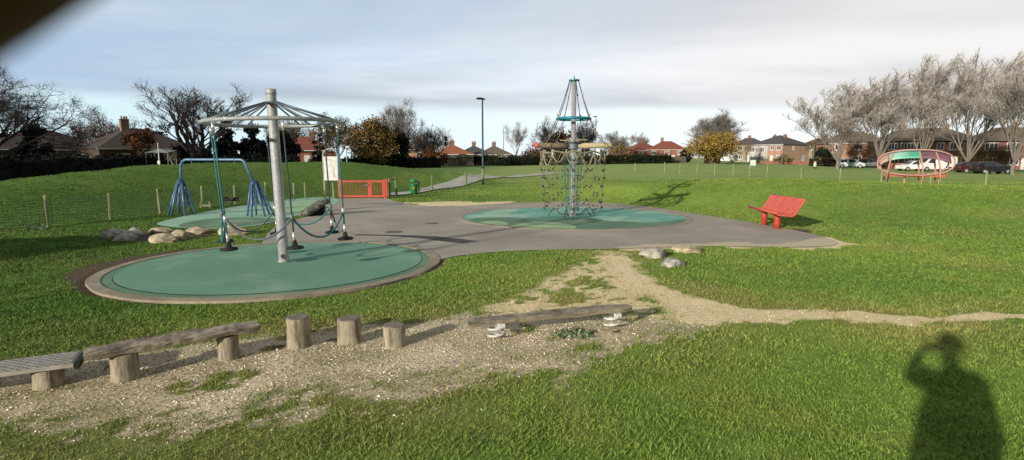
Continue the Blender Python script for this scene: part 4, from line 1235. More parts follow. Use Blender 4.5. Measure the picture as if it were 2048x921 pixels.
# small clutter by the fence: two low timber posts and a spring rider
def clutter():
    x, y = PL(412, 417)
    t = thing('low_timber_seat', 'small pale timber seat by the wire fence behind the swing frame', 'seat', (x, y, ZT(x, y)))
    for dx_ in (-.16, .16): MB().tube([(dx_, 0, -.05), (dx_, 0, .24)], .045, 10).build('post', M['post_wood'], t)
    MB().box((0, 0, .10), (.42, .05, .08)).build('rail', M['post_wood'], t)
    x, y = PL(463, 412)
    t = thing('spring_rider', 'low dark spring rider on the rubber surface by the fence', 'spring rider', (x, y, ZT(x, y)))
    MB().tube([(.10 * math.cos(w * .5), .10 * math.sin(w * .5), .02 + .012 * w) for w in range(14)], .018, 6).build('spring', M['galvdark'], t)
    bd = MB(); bd.box((0, 0, .24), (.62, .09, .12)); bd.box((.22, 0, .33), (.09, .30, .05)); bd.box((-.22, 0, .33), (.09, .30, .05)); bd.build('rider_body', M['black_plastic'], t, bevel=.02)
    # feeble shrub at the left by the fence and weed under the spring beam
    for (px, py, r, h, nm, lab, m_, n) in ((72, 458, .16, .17, 'weed_clump', 'small pale weed clump by the first fence post', 'leaf_weed', 160), (1150, 672, .15, .035, 'weed_patch', 'low grey green weed growing under the spring beam', 'leaf_weed', 170)):
        x, y = PL(px, py); rnd = random.Random(px); mb = MB()
        for _ in range(n):
            a, q = rnd.uniform(0, 6.28), r * math.sqrt(rnd.random()); c = Vector((q * math.cos(a) * 1.4, q * math.sin(a) * .8, rnd.uniform(0, h) * (1 - (q / r) ** 2 * .7)))
            d = Vector((rnd.uniform(-1, 1), rnd.uniform(-1, 1), rnd.uniform(.2, 1))).normalized(); s_ = d.orthogonal().normalized(); L = rnd.uniform(.03, .06)
            mb.add([c - s_ * .008, c + s_ * .008, c + d * L * .6 + s_ * .009, c + d * L, c + d * L * .6 - s_ * .009], [(0, 1, 2, 3, 4)])
        o = mb.build(nm, M[m_], loc=(x, y, ZT(x, y))); tag(o, lab, 'weed')
clutter()

# ------------------------------------------------------------------ youth shelter
def shelter():
    Y = 34.5
    c = PY(1827, 350, Y); z = ZT(c.x, Y)
    zc = PY(1827, 364, Y).z                       # foot level
    z = zc
    t = thing('youth_shelter', 'oval pink tube shelter with green and purple roof panels beyond the fence', 'shelter', (c.x, Y, z), R(-30))
    W = 1.95; H = 1.98; zb = .42
    def oval(yo, w, z0, z1, n=44, p=2.4):
        pts = []
        for i in range(n):
            a = 2 * math.pi * i / n; cx, sx = math.cos(a), math.sin(a)
            pts.append((w * math.copysign(abs(cx) ** (2 / p), cx), yo, (z0 + z1) / 2 + (z1 - z0) / 2 * math.copysign(abs(sx) ** (2 / p), sx)))
        return pts
    MB().tube([(p[0], p[1] + .9 * abs(p[0] / W) ** 2 * .3, p[2]) for p in oval(-.55, W, zb, H)], .042, 10, closed=True).build('front_hoop', M['pink_tube'], t, True)
    MB().tube(oval(.75, W * .92, zb, H), .042, 10, closed=True).build('rear_hoop', M['pink_tube'], t, True)
    for x, q in ((-1.45, .5), (.40, .5), (1.25, .5)):
        pts = []
        for i in range(19):
            a = math.pi * i / 18
            pts.append((x + .30 * math.sin(a) * (-1 if x > 0 else 1), -.85 + .95 * (1 - math.cos(a)), zb - .35 + (H - zb + .38) * math.sin(a) ** .55 * (1 - .07 * abs(x) / 1.7)))
        MB().tube(pts, .045, 10).build('cross_arch', M['pink_tube'] if x < 1.4 else M['galvdark'], t, True)
    def panel(x0, x1, m, nm):
        mb = MB(); nx_, ny_ = 12, 10; vs = []
        for i in range(nx_ + 1):
            x = x0 + (x1 - x0) * i / nx_
            xn = min(.995, abs(x) / W)
            ztop = (zb + H) / 2 + (H - zb) / 2 * (1 - xn ** 2.4) ** (1 / 2.4) + .03
            for j in range(ny_ + 1):
                f = j / ny_ * 2 - 1
                vs.append((x, .1 + .80 * f, ztop - .48 * abs(f) ** 2.2 - (.06 if f < 0 else 0)))
        fs = [(i * (ny_ + 1) + j, (i + 1) * (ny_ + 1) + j, (i + 1) * (ny_ + 1) + j + 1, i * (ny_ + 1) + j + 1) for i in range(nx_) for j in range(ny_)]
        o = mb.add(vs, fs).build(nm, m, t, True); s_ = o.modifiers.new('Solidify', 'SOLIDIFY'); s_.thickness = .025
    panel(-1.40, .26, M['roof_green'], 'roof_panel'); panel(.28, 1.72, M['roof_purple'], 'roof_panel'); panel(-1.84, -1.42, M['roof_pink'], 'roof_panel')
    st = MB()
    for k in range(5): st.box((0, -.30 + .13 * k, .46), (3.3, .10, .05))
    st.build('bench_seat', M['seat_orange'], t)
    MB().box((.0, -.36, .38), (3.1, .05, .14)).build('bench_apron', M['seat_orange'], t)
    for x in (-1.3, -.45, .45, 1.3):
        MB().tube([(x, -.02, -.6), (x, -.02, .44)], .055, 8).build('leg', M['pink_tube'], t, True)
M['roof_pink'] = surf('dusty_pink_panel', (.50, .30, .24), (.42, .26, .21), 2, .5)
shelter()

# ------------------------------------------------------------------ houses
def window(parent, c, w, h, nrm, cols=2, depth=.07, pane_m=None, bars=True):
    """frame proud of the wall, pane set back inside; nrm = 'S','N','E','W' in the house frame"""
    rz = {'S': 0, 'E': R(90), 'N': R(180), 'W': R(-90)}[nrm]
    m = Matrix.Translation(c) @ Matrix.Rotation(rz, 4, 'Z')
    fr = MB(); b = .11
    def bx(cx, cz, sx, sz, y=0, sy=depth):
        p = m @ Vector((cx, y, cz)); fr.box(p, (sx, sy, sz), rz=rz)
    bx(0, h / 2 - b / 2, w, b); bx(0, -h / 2 + b / 2, w, b)
    bx(-w / 2 + b / 2, 0, b, h - 2 * b); bx(w / 2 - b / 2, 0, b, h - 2 * b)
    for k in range(1, cols): bx(-w / 2 + w * k / cols, 0, b * .9, h - 2 * b)
    bx(0, -h / 2 - .04, w + .12, .08, -.03, depth + .06)
    f = fr.build('window', M['window_white'], parent)
    pm = MB(); p = m @ Vector((0, .012, 0)); pm.box(p, (w - b * 1.2, .02, h - b * 1.2), rz=rz)
    pm.build('pane', pane_m or M['glass'], f)
    return f

def house(label, px, Y, W, D, He, Hr, rot, wall_m, roof_m, hip=True, wins=(), chim=((0, 0, 1.1),), door=None, zoff=0, bays=(), band=None, group='houses around the field', name='house'):
    p = PY(px, 330, Y); z = ZT(p.x, Y) + zoff
    t = thing(name, label, 'house', (p.x, Y, z), rot, group)
    w = MB(); w.box((0, 0, He / 2 - .3), (W, D, He + .6)); wo = w.build('wall', wall_m, t)
    if not hip:
        g = MB(); g.add([(-W / 2, -D / 2, He), (-W / 2, D / 2, He), (-W / 2, 0, He + Hr)], [(0, 2, 1)]); g.add([(W / 2, -D / 2, He), (W / 2, D / 2, He), (W / 2, 0, He + Hr)], [(0, 1, 2)])
        g.build('gable', wall_m, t)
    o = .38; zb = He - .12; th = .14
    rl = 0 if not hip else min(D, W) / 2 * .96
    rm = MB(); a, b = W / 2 + o, D / 2 + o
    rx = (W / 2 - rl) if hip else W / 2 + o
    rx = max(rx, .05)
    vs = [(-a, -b, zb), (a, -b, zb), (a, b, zb), (-a, b, zb), (-rx, 0, He + Hr), (rx, 0, He + Hr)]
    rm.add(vs, [(0, 1, 5, 4), (2, 3, 4, 5), (1, 2, 5), (3, 0, 4), (3, 2, 1, 0)])
    ro = rm.build('roof', roof_m, t)
    gt = MB()
    for s_ in (-1, 1): gt.box((0, s_ * (b + .03), zb - .005), (2 * a, .10, .12))
    gt.build('gutter', M['window_white'] if band is None else M['black_plastic'], ro)
    for cx, cy, ch in chim:
        c = MB(); c.box((cx, cy, He + Hr + ch / 2 - .7), (.95, .55, ch + 1.0)); c.box((cx, cy, He + Hr + ch - .18), (1.08, .68, .14))
        co = c.build('chimney', M['brick_brown'], ro)
        pm = MB()
        for q in (-.27, .05, .32): pm.tube([(cx + q, cy, He + Hr + ch - .11), (cx + q, cy, He + Hr + ch + .30)], [.12, .09], 8)
        pm.build('chimney_pots', M['roof_orange'], co)
    for (nrm, cx, cz, ww, hh, cols) in wins:
        pos = {'S': (cx, -D / 2 - .02, cz), 'N': (cx, D / 2 + .02, cz), 'E': (W / 2 + .02, cx, cz), 'W': (-W / 2 - .02, cx, cz)}[nrm]
        window(t, pos, ww, hh, nrm, cols)
    for (bx_, bw, z0, z1, m_) in bays:
        bb = MB(); d = .75
        bb.add([(bx_ - bw / 2, -D / 2, z0), (bx_ - bw / 2 + .4, -D / 2 - d, z0), (bx_ + bw / 2 - .4, -D / 2 - d, z0), (bx_ + bw / 2, -D / 2, z0),
                (bx_ - bw / 2, -D / 2, z1), (bx_ - bw / 2 + .4, -D / 2 - d, z1), (bx_ + bw / 2 - .4, -D / 2 - d, z1), (bx_ + bw / 2, -D / 2, z1)],
               [(0, 1, 5, 4), (1, 2, 6, 5), (2, 3, 7, 6), (4, 5, 6, 7), (3, 2, 1, 0)])
        bo = bb.build('bay', m_, t)
        nl = 2 if z1 - z0 > 3.2 else 1
        for k in range(nl):
            zz = z0 + (z1 - z0) * ((k + .5) / nl) + .12; hh = min(1.35, (z1 - z0) / nl - .75)
            window(t, (bx_, -D / 2 - d - .02, zz), bw - 1.0, hh, 'S', 3)
    if door:
        dx_, m_ = door
        d = MB(); d.box((dx_, -D / 2 - .03, 1.02), (.95, .06, 2.04)); do = d.build('door', m_, t)
        k = MB(); k.sphere((dx_ + .34, -D / 2 - .08, 1.0), .035, 8, 5); k.build('handle', M['galv'], do)
    return t

W2 = lambda W, n=2, zs=(1.45, 4.0): [('S', -W / 2 + W * (i + .5) / n, z, 1.5, 1.25, 3) for z in zs for i in range(n)]
# left: shaded bungalows behind the hedge
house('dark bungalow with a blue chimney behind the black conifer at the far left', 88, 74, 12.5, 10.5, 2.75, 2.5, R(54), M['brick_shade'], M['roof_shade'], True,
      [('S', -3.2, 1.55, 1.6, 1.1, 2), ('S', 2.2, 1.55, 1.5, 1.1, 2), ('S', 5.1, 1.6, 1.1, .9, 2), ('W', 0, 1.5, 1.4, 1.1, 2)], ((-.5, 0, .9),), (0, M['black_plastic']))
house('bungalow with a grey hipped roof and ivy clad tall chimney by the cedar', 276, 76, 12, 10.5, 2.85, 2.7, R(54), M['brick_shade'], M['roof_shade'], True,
      [('S', -3.4, 1.65, 1.4, 1.0, 2), ('S', -.3, 1.65, 1.3, 1.0, 2), ('S', 4.4, 1.65, 1.6, 1.1, 3), ('W', .6, 1.5, 1.6, 1.2, 2)], ((-1.2, 0, 1.3),), (2.1, M['black_plastic']))
house('small brick house with a red roof half hidden beneath the steel ring', 612, 96, 9, 8, 2.9, 2.3, R(24), M['brick_red'], M['roof_red'], True,
      [('S', -2, 1.5, 1.3, 1.1, 2), ('S', 1.6, 1.5, 1.5, 1.1, 3)], ((1.2, 0, .8),), (0, M['white_paint']))
house('pale brick gable of a house showing between the ivy tree and the orange roof', 838, 112, 6, 7, 3.2, 1.7, R(10), M['brick_orange'], M['roof_brown'], False, [('S', 0, 2.1, 1.1, 1.1, 2)], ((0, 0, .7),))
# centre: hipped roofs over the hedge
for px, Y, rm_, wm_, lab, r_ in ((905, 128, 'roof_orange', 'brick_orange', 'bungalow with a bright orange hipped roof behind the grey sheds', 14), (948, 138, 'roof_grey', 'render_white', 'bungalow with a grey blue roof just left of the tall street lamp', 10), (988, 140, 'roof_brown', 'brick_brown', 'bungalow with a brown pyramid roof just right of the tall street lamp', 8)):
    house(lab, px, Y, 8.2, 8, 2.35, 2.1, R(r_), M[wm_], M[rm_], True, [('S', -2, 1.5, 1.5, 1.1, 2), ('S', 2, 1.5, 1.5, 1.1, 2)], ((0, 0, .9),), (0, M['white_paint']))
house('red brick semi with a red hipped roof and tall chimney, left one of the pair', 1283, 182, 10.5, 9, 3.55, 2.5, R(16), M['brick_red'], M['roof_red'], True, W2(10.5, 2, (2.6,)), ((0, 0, 1.1),), (0, M['white_paint']))
house('bright red brick semi with a red hipped roof beside the golden tree', 1332, 180, 12, 9.5, 3.75, 2.7, R(-14), M['brick_red'], M['roof_red'], True, W2(12, 3, (2.7,)), ((-1.5, 0, 1.0),), (1.9, M['white_paint']))
house('dark roofed house behind the brick semi and the golden tree', 1496, 172, 11, 9, 4.9, 2.4, R(-20), M['render_cream'], M['roof_grey'], True, W2(11, 2), ((0, 0, .6),), (0, M['white_paint']))
house('orange brick semi with white bays and a dark hipped roof at the field edge', 1556, 150, 10, 11, 4.95, 2.5, R(-61), M['brick_orange'], M['roof_grey'], True,
      [('S', 2.0, 4.0, 1.1, 1.2, 2), ('S', 3.9, 4.0, 1.3, 1.2, 2), ('S', 3.9, 1.5, 1.3, 1.3, 3), ('E', 3.2, 1.4, 1.1, 1.3, 2), ('E', -1.2, 4.0, .9, 1.0, 2)], ((-1.5, 0, .0), (1.5, 0, .0)), (1.9, M['white_paint']),
      bays=((-3.5, 2.5, 0, 4.6, M['render_white']), (-.6, 2.5, 0, 4.6, M['render_white'])))
house('cream rendered house seen far back left of the tall bare trees', 1642, 178, 13, 9, 5.2, 2.4, R(-5), M['render_cream'], M['roof_brown'], True, W2(13, 3), ((0, 0, .7),), (0, M['white_paint']))
house('brown brick house behind the leftmost tall bare tree and the silver car', 1700, 122, 11.5, 9, 4.9, 2.5, R(-12), M['brick_orange'], M['roof_brown'], True,
      [('S', -4.2, 4.0, 1.2, 1.2, 2), ('S', -.4, 4.0, 1.9, 1.25, 3), ('S', -.4, 1.5, 1.9, 1.3, 3), ('S', 4.1, 4.0, 1.4, 1.2, 2), ('S', -4.2, 1.5, 1.4, 1.2, 2), ('S', 4.2, 1.5, 2.0, 1.3, 4)], ((-2, 0, .7),), (2.2, M['white_paint']))
house('dark red brick terrace with rows of white windows behind the oval shelter', 1842, 108, 16, 9, 5.1, 2.5, R(-14), M['brick_dark'], M['roof_brown'], True,
      [('S', x, 4.05, w, 1.35, c) for x, w, c in ((-6.8, 1.6, 3), (-4.4, 2.2, 4), (-2.2, 1.2, 2), (1.0, 1.2, 2), (3.6, 2.3, 4), (6.4, 2.3, 4))] + [('S', x, 1.45, w, 1.5, c) for x, w, c in ((-6.6, 1.9, 3), (-3.6, 2.2, 4), (3.4, 2.2, 4), (6.2, 2.4, 4))], ((-3.5, 0, .7), (3.5, 0, .7)), (.6, M['white_paint']), band=1)
house('brown brick house at the right edge behind the parked black cars', 2020, 102, 14, 9, 5.1, 2.5, R(-18), M['brick_dark'], M['roof_brown'], True,
      [('S', x, z_, 2.0, 1.4, 3) for x in (-5, -1.8, 2.0, 5.2) for z_ in (1.5, 4.05)], ((0, 0, .7),), (0, M['white_paint']), band=1)

# sheds by the hedge
for px, Y, w, d, h, lab, m_ in ((892, 108, 4.6, 3, 1.5, 'low grey wooden shed with a pale roof left of the hedge', 'wood_fence'), (925, 110, 4.2, 3, 1.75, 'grey garage with a shallow pale gable roof beside the hedge', 'wood_fence')):
    p = PY(px, 330, Y); t = thing('shed', lab, 'shed', (p.x, Y, ZT(p.x, Y)), R(8), 'sheds beside the hedge')
    MB().box((0, 0, h / 2), (w, d, h)).build('wall', M[m_], t)
    MB().add([(-w / 2 - .2, -d / 2 - .2, h + .01), (w / 2 + .2, -d / 2 - .2, h + .01), (w / 2 + .2, d / 2 + .2, h + .01), (-w / 2 - .2, d / 2 + .2, h + .01), (0, -d / 2 - .2, h + .6), (0, d / 2 + .2, h + .6)],
             [(0, 1, 4), (1, 2, 5, 4), (2, 3, 5), (3, 0, 4, 5), (3, 2, 1, 0)]).build('roof', M['render_cream'], t)
    MB().box((w * .2, -d / 2 - .02, h * .45), (.9, .04, h * .85)).build('door', M['wood_fence'], t)

# board fence and garden wall
def board_fence(px0, px1, Y0, Y1, h, label, m):
    a = PY(px0, 330, Y0); b = PY(px1, 330, Y1); L = (b - a).length
    t = thing('board_fence', label, 'fence', (a.x, a.y, ZT(a.x, a.y)), math.atan2(b.y - a.y, b.x - a.x))
    mb = MB(); n = int(L / .16)
    for i in range(n): mb.box((L * (i + .5) / n, 0, h / 2 + .02 * math.sin(i * 5.1)), (.145, .025, h))
    mb.build('boards', m, t)
    for i in range(int(L / 2.2) + 1): MB().box((min(L, i * 2.2), .05, h / 2 + .05), (.12, .12, h + .1)).build('fence_post', M['post_wood'], t)
board_fence(1334, 1372, 128, 130, 1.5, 'grey board fence between the dark hedge and the golden tree', M['wood_fence'])
board_fence(1408, 1440, 120, 121, 1.5, 'pale board fence behind the trunk of the golden tree', M['wood_fence'])
def garden_wall(px0, px1, Y0, Y1, h, label):
    a = PY(px0, 330, Y0); b = PY(px1, 330, Y1); L = (b - a).length
    t = thing('garden_wall', label, 'wall', (a.x, a.y, ZT(a.x, a.y)), math.atan2(b.y - a.y, b.x - a.x))
    MB().box((L / 2, 0, h / 2 - .1), (L, .22, h + .2)).build('brick_courses', M['brick_red'], t); MB().box((L / 2, 0, h + .03), (L, .30, .06)).build('coping', M['concrete'], t)
garden_wall(1520, 1625, 133, 128, .62, 'low brick garden wall in front of the orange brick semi')
garden_wall(1776, 1925, 94, 88, .9, 'low dark brick wall in front of the red terrace')

# ------------------------------------------------------------------ trees
def branch_mesh(seed, trunk_h, tr, levels, wind=(0, 0, 0), n0=7, up=.55, spread=1.0, twig=.02, sub=(6, 5, 4), lean=0, droop=0):
    rnd = random.Random(seed); tr_mb, br_mb = MB(), MB()
    wv = Vector(wind)
    tips = []
    def grow(p, d, L, r, lev, mb):
        k = 5 if lev < 2 else (4 if lev < 3 else 3)
        pts = [Vector(p)]; rs = [r]; c = Vector(p); dd = d.normalized()
        for i in range(k):
            dd = (dd + Vector((rnd.gauss(0, 1), rnd.gauss(0, 1), rnd.gauss(0, 1))) * (.075 + .035 * lev) + Vector((0, 0, .12 - droop)) + wv * (.03 + .08 * lev)).normalized()
            c = c + dd * L / k; pts.append(c.copy()); rs.append(max(twig * .55, r * (1 - .75 * (i + 1) / k)))
        mb.tube(pts, rs, 7 if lev == 0 else (5 if lev == 1 else (4 if lev == 2 else 3)), cap=False)
        if lev >= levels: tips.append(c); return
        m_ = sub[min(lev, len(sub) - 1)]
        for j in range(m_):
            f = .28 + .72 * (j + rnd.random() * .8) / m_; f = min(f, .98)
            i = min(int(f * k), k - 1); q = pts[i].lerp(pts[i + 1], f * k - i)
            ax = (pts[i + 1] - pts[i]).normalized()
            s_ = ax.orthogonal(); s_.rotate(Matrix.Rotation(rnd.uniform(0, 6.283), 3, ax))
            ang = rnd.uniform(.45, .95) * spread
            nd_ = (ax * math.cos(ang) + s_.normalized() * math.sin(ang))
            rr = max(twig, rs[i] * .55)
            grow(q, nd_, L * rnd.uniform(.42, .66) * (1.1 - .35 * f), rr, lev + 1, br_mb)
    base = Vector((0, 0, -.3)); top = Vector((lean, 0, trunk_h))
    tr_mb.tube([base, base.lerp(top, .12), base.lerp(top, .5) + Vector((rnd.uniform(-.1, .1), rnd.uniform(-.1, .1), 0)), top], [tr * 1.45, tr * 1.1, tr * .92, tr * .8], 10, cap=False)
    for j in range(n0):
        a = 6.283 * j / n0 + rnd.uniform(-.3, .3); tilt = rnd.uniform(.35, .95) * spread if j else .1
        d = Vector((math.cos(a) * math.sin(tilt), math.sin(a) * math.sin(tilt), math.cos(tilt) + up * .4))
        grow(top - Vector((0, 0, rnd.uniform(0, trunk_h * .25))), d, rnd.uniform(.8, 1.15) * 6, tr * rnd.uniform(.42, .6), 0, br_mb)
    return tr_mb, br_mb, tips

def fit(mbs, w, h, zmin=0, cx=0):
    """scale a generated tree to a half width and a height"""
    zs = sorted(v[2] for m_ in mbs for v in m_.v); xs = sorted(abs(v[0] - cx) for m_ in mbs for v in m_.v)
    sz = h / zs[int(len(zs) * .998)]; sx = w / xs[int(len(xs) * .99)]
    for m_ in mbs: m_.v = [(v[0] * sx, v[1] * sx, v[2] * sz) for v in m_.v]
    return sx, sz

def leaves(mb, centers, per, rad, size, rnd, flat=.8):
    for c in centers:
        for _ in range(per):
            o = Vector((rnd.gauss(0, 1), rnd.gauss(0, 1), rnd.gauss(0, flat))) * rad * .55
            p = Vector(c) + o
            d = Vector((rnd.gauss(0, 1), rnd.gauss(0, 1), rnd.gauss(0, 1))).normalized(); s_ = d.orthogonal().normalized(); s_.rotate(Matrix.Rotation(rnd.uniform(0, 6.28), 3, d))
            t_ = d.cross(s_); q = size * rnd.uniform(.6, 1.3)
            mb.add([p - s_ * q, p - t_ * q * .6, p + s_ * q, p + t_ * q * .6], [(0, 1, 2, 3)])

def place(px, Y, pytop, px0, px1):
    """base position, height and half width from the outline it has in the photo"""
    p = PY(px, 330, Y); z = ZT(p.x, Y); H = PY(px, pytop, Y).z - z
    w = (PY(px1, 330, Y).x - PY(px0, 330, Y).x) / 2
    return p.x, z, H, w

def bare_tree(label, px, Y, pytop, px0, px1, seed, m='bark_grey', levels=3, wind=(0, 0, 0), trunk=.28, tr=.3, n0=7, up=.55, spread=1, twig=.022, sub=(6, 5, 4), ivy=0, name='bare_tree', group='bare trees around the field', leaf=None, leafn=0, mt=None, droop=0, lean=0, lsize=.14, fine=5, tm_=None, thin=1.0):
    x, z, H, w = place(px, Y, pytop, px0, px1)
    t_, b_, tips = branch_mesh(seed, 6 * trunk / (1 - trunk) * .9, tr * thin, levels, wind, n0, up, spread, twig, sub, lean, droop)
    off = ((px0 + px1) / 2 - px) * Y / FPX
    sx, sz = fit([t_, b_], w, H)
    k = off / max(H, 1)
    if abs(off) > .3:                              # crown not centred over the trunk: lean the limbs over
        for m_ in (t_, b_): m_.v = [(v[0] + k * max(v[2] - .1 * H, 0), v[1], v[2]) for v in m_.v]
    t = thing(name, label, 'tree', (x, Y, z), 0, group)
    rnd = random.Random(seed + 5)
    wv = Vector(wind); tw = max(.012, Y * .00022)
    step = max(1, len(tips) // 4200); ft = MB()
    for q in tips[::step]:                         # the finest twigs
        c = Vector((q.x * sx + k * max(q.z * sz - .1 * H, 0), q.y * sx, q.z * sz))
        if c.z > H * 1.02: continue
        for _ in range(fine):
            d = (Vector((rnd.gauss(0, 1), rnd.gauss(0, 1), rnd.gauss(0, 1))).normalized() + Vector((c.x / w * .5, c.y / w * .5, .55)) + wv * 1.6).normalized()
            s_ = d.orthogonal().normalized(); s_.rotate(Matrix.Rotation(rnd.uniform(0, 6.28), 3, d)); L = rnd.uniform(.4, 1.0) * H * .07
            o = Vector((rnd.gauss(0, 1), rnd.gauss(0, 1), rnd.gauss(0, 1))) * H * .018
            ft.add([c + o - s_ * tw * .5, c + o + s_ * tw * .5, c + o + d * L], [(0, 1, 2)])
    t_.build('trunk', M[mt or m], t, True); b_.build('crown', M[m], t, True)
    if fine: ft.build('fine_twigs', M[tm_ or m], t)
    if ivy:
        mb = MB(); cs = []
        for i in range(ivy):
            f = rnd.random(); a = rnd.uniform(0, 6.28); r = tr * sx * (1.2 - .3 * f) + .25 + .5 * math.sin(f * 3.1) * (H / 14)
            cs.append((r * math.cos(a) + k * f * H * .5, r * math.sin(a), f * H * .55))
        leaves(mb, cs, 9, .5, .16, rnd); mb.build('ivy', M['leaf_black'], t)
    if leaf:
        mb = MB(); sel = rnd.sample(tips, min(leafn, len(tips)))
        leaves(mb, [(q.x * sx + k * q.z * sz, q.y * sx, q.z * sz) for q in sel], 4, .5, lsize, rnd); mb.build('leaves', M[leaf], t)
    return t

def leafy_tree(label, px, Y, pytop, px0, px1, seed, m, nclump=70, per=60, zlow=.18, size=.22, name='leafy_tree', group='leafy trees around the field', cone=False, trunk_m='bark_brown', gap=.0, limbs=True, pybot=None):
    x, z, H, w = place(px, Y, pytop, px0, px1)
    off = ((px0 + px1) / 2 - px) * Y / FPX
    rnd = random.Random(seed)
    t = thing(name, label, 'tree', (x, Y, z), 0, group)
    tm = MB(); tm.tube([(0, 0, -.3), (0, 0, H * .15), (off * .3, 0, H * .45), (off * .6, 0, H * .8)], [w * .085 + .08, w * .07 + .06, w * .05 + .04, .03], 9, cap=False)
    cs = []
    for i in range(nclump):
        for _ in range(40):
            u = Vector((rnd.uniform(-1, 1), rnd.uniform(-1, 1), rnd.uniform(-1, 1)))
            if cone:
                f = (u.z + 1) / 2; rr = (1 - f) ** .8 * (1 + .3 * math.sin(f * 23 + seed)) + .04
                if math.hypot(u.x, u.y) < rr and math.hypot(u.x, u.y) > rr * .35: break
            else:
                lim = 1 + .28 * mnoise.noise(u.normalized() * 1.7 + Vector((seed, 0, 0)))
                if .45 * lim < u.length < lim * .97: break
        if cone: c = Vector((u.x * w + off, u.y * w, zlow * H + (u.z + 1) / 2 * (1 - zlow) * H * .97))
        else: c = Vector((u.x * w * .88 + off * (.5 + .5 * (u.z + 1) / 2), u.y * w * .88, zlow * H + (u.z * .93 + 1) / 2 * (1 - zlow) * H * .97))
        cs.append(c)
    if limbs:
        for c in cs[::3]: tm.tube([(off * .2, 0, max(.3, c.z * .45)), ((c.x + off * .2) * .5, c.y * .5, c.z * .68), c], [w * .025 + .03, w * .016 + .02, .015], 5, cap=False)
    tm.build('trunk', M[trunk_m], t, True)
    mb = MB(); leaves(mb, cs, per, max(.35, w * (.23 if not cone else .16)), size, rnd); mb.build('crown', M[m], t)
    return t

def hedge(label, px0, px1, Y0, Y1, h, th, m, n=14, size=.13, seed=1):
    a = PY(px0, 330, Y0); b = PY(px1, 330, Y1); a.z = b.z = 0
    L = (b - a).length; zb = ZT(a.x, a.y)
    t = thing('hedge', label, 'hedge', (a.x, a.y, zb), math.atan2(b.y - a.y, b.x - a.x), 'hedges around the field')
    rnd = random.Random(seed); d = (b - a).normalized()
    core = MB(); k = max(3, int(L / 1.5)); vs = []
    for i in range(k + 1):
        x = L * i / k; q = a + d * x; zz = ZT(q.x, q.y) - zb; hh = h * (.86 + .16 * rnd.random())
        for y, z in ((-th * .42, -.3), (-th * .4, hh * .9), (0, hh * .95), (th * .4, hh * .9), (th * .42, -.3)): vs.append((x, y, zz + (z if z < 0 else z)))
    core.add(vs, [(i * 5 + j, (i + 1) * 5 + j, (i + 1) * 5 + j + 1, i * 5 + j + 1) for i in range(k) for j in range(4)] + [(0, 1, 2, 3, 4), tuple(k * 5 + 4 - j for j in range(5))])
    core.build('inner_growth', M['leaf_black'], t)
    mb = MB(); cs = []
    for i in range(int(L * h * n)):
        x = rnd.uniform(0, L); q = a + d * x; zz = ZT(q.x, q.y) - zb; hh = h * (.95 + .14 * mnoise.noise(Vector((x * .5, seed, 0))) + .1 * mnoise.noise(Vector((x * 1.9, seed, 3))))
        if rnd.random() < .62: cs.append((x, -th * .46, zz + rnd.uniform(0, hh)))
        else: cs.append((x, rnd.uniform(-th / 2, th / 2), zz + hh * rnd.uniform(.93, 1.04)))
    leaves(mb, cs, 6, .30, size, rnd); mb.build('foliage', M[m], t)

# --- left
bare_tree('big dark wind blown bare tree at the left edge of the photo', -40, 50, 112, -190, 112, 3, 'bark_dark', 4, wind=(.35, 0, -.10), trunk=.2, tr=.34, n0=9, spread=1.2, twig=.018, sub=(7, 6, 4, 3), droop=.12, fine=5)
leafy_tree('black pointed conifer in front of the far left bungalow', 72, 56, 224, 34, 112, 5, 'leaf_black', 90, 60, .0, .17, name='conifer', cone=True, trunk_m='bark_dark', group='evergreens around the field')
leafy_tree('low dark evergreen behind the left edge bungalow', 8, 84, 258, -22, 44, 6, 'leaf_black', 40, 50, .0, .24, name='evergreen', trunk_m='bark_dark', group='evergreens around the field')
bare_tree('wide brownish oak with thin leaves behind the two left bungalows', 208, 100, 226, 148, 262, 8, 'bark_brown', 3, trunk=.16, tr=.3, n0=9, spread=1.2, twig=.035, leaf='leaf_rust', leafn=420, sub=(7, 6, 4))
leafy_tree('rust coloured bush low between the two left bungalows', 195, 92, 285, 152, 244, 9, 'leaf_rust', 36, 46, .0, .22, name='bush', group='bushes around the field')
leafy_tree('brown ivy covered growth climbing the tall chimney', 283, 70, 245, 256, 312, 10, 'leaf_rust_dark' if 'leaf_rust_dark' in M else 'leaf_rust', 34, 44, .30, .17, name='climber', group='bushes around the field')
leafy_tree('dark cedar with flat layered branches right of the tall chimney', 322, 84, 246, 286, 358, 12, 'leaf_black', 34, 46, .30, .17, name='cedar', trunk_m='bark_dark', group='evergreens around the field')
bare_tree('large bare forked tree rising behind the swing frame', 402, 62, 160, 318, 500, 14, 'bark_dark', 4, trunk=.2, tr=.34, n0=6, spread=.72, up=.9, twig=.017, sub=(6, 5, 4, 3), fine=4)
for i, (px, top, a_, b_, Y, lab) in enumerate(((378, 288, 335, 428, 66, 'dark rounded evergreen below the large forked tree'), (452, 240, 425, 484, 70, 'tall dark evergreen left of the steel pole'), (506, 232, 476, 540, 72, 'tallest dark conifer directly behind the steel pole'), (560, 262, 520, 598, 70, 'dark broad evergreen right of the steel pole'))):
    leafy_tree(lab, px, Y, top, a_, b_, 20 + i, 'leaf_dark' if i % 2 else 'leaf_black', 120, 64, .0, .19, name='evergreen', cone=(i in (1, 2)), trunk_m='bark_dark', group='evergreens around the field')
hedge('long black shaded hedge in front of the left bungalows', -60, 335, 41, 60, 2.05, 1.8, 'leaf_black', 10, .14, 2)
hedge('dark shaded hedge on the crest behind the swing frame', 330, 600, 60, 66, 1.9, 1.8, 'leaf_black', 10, .14, 3)
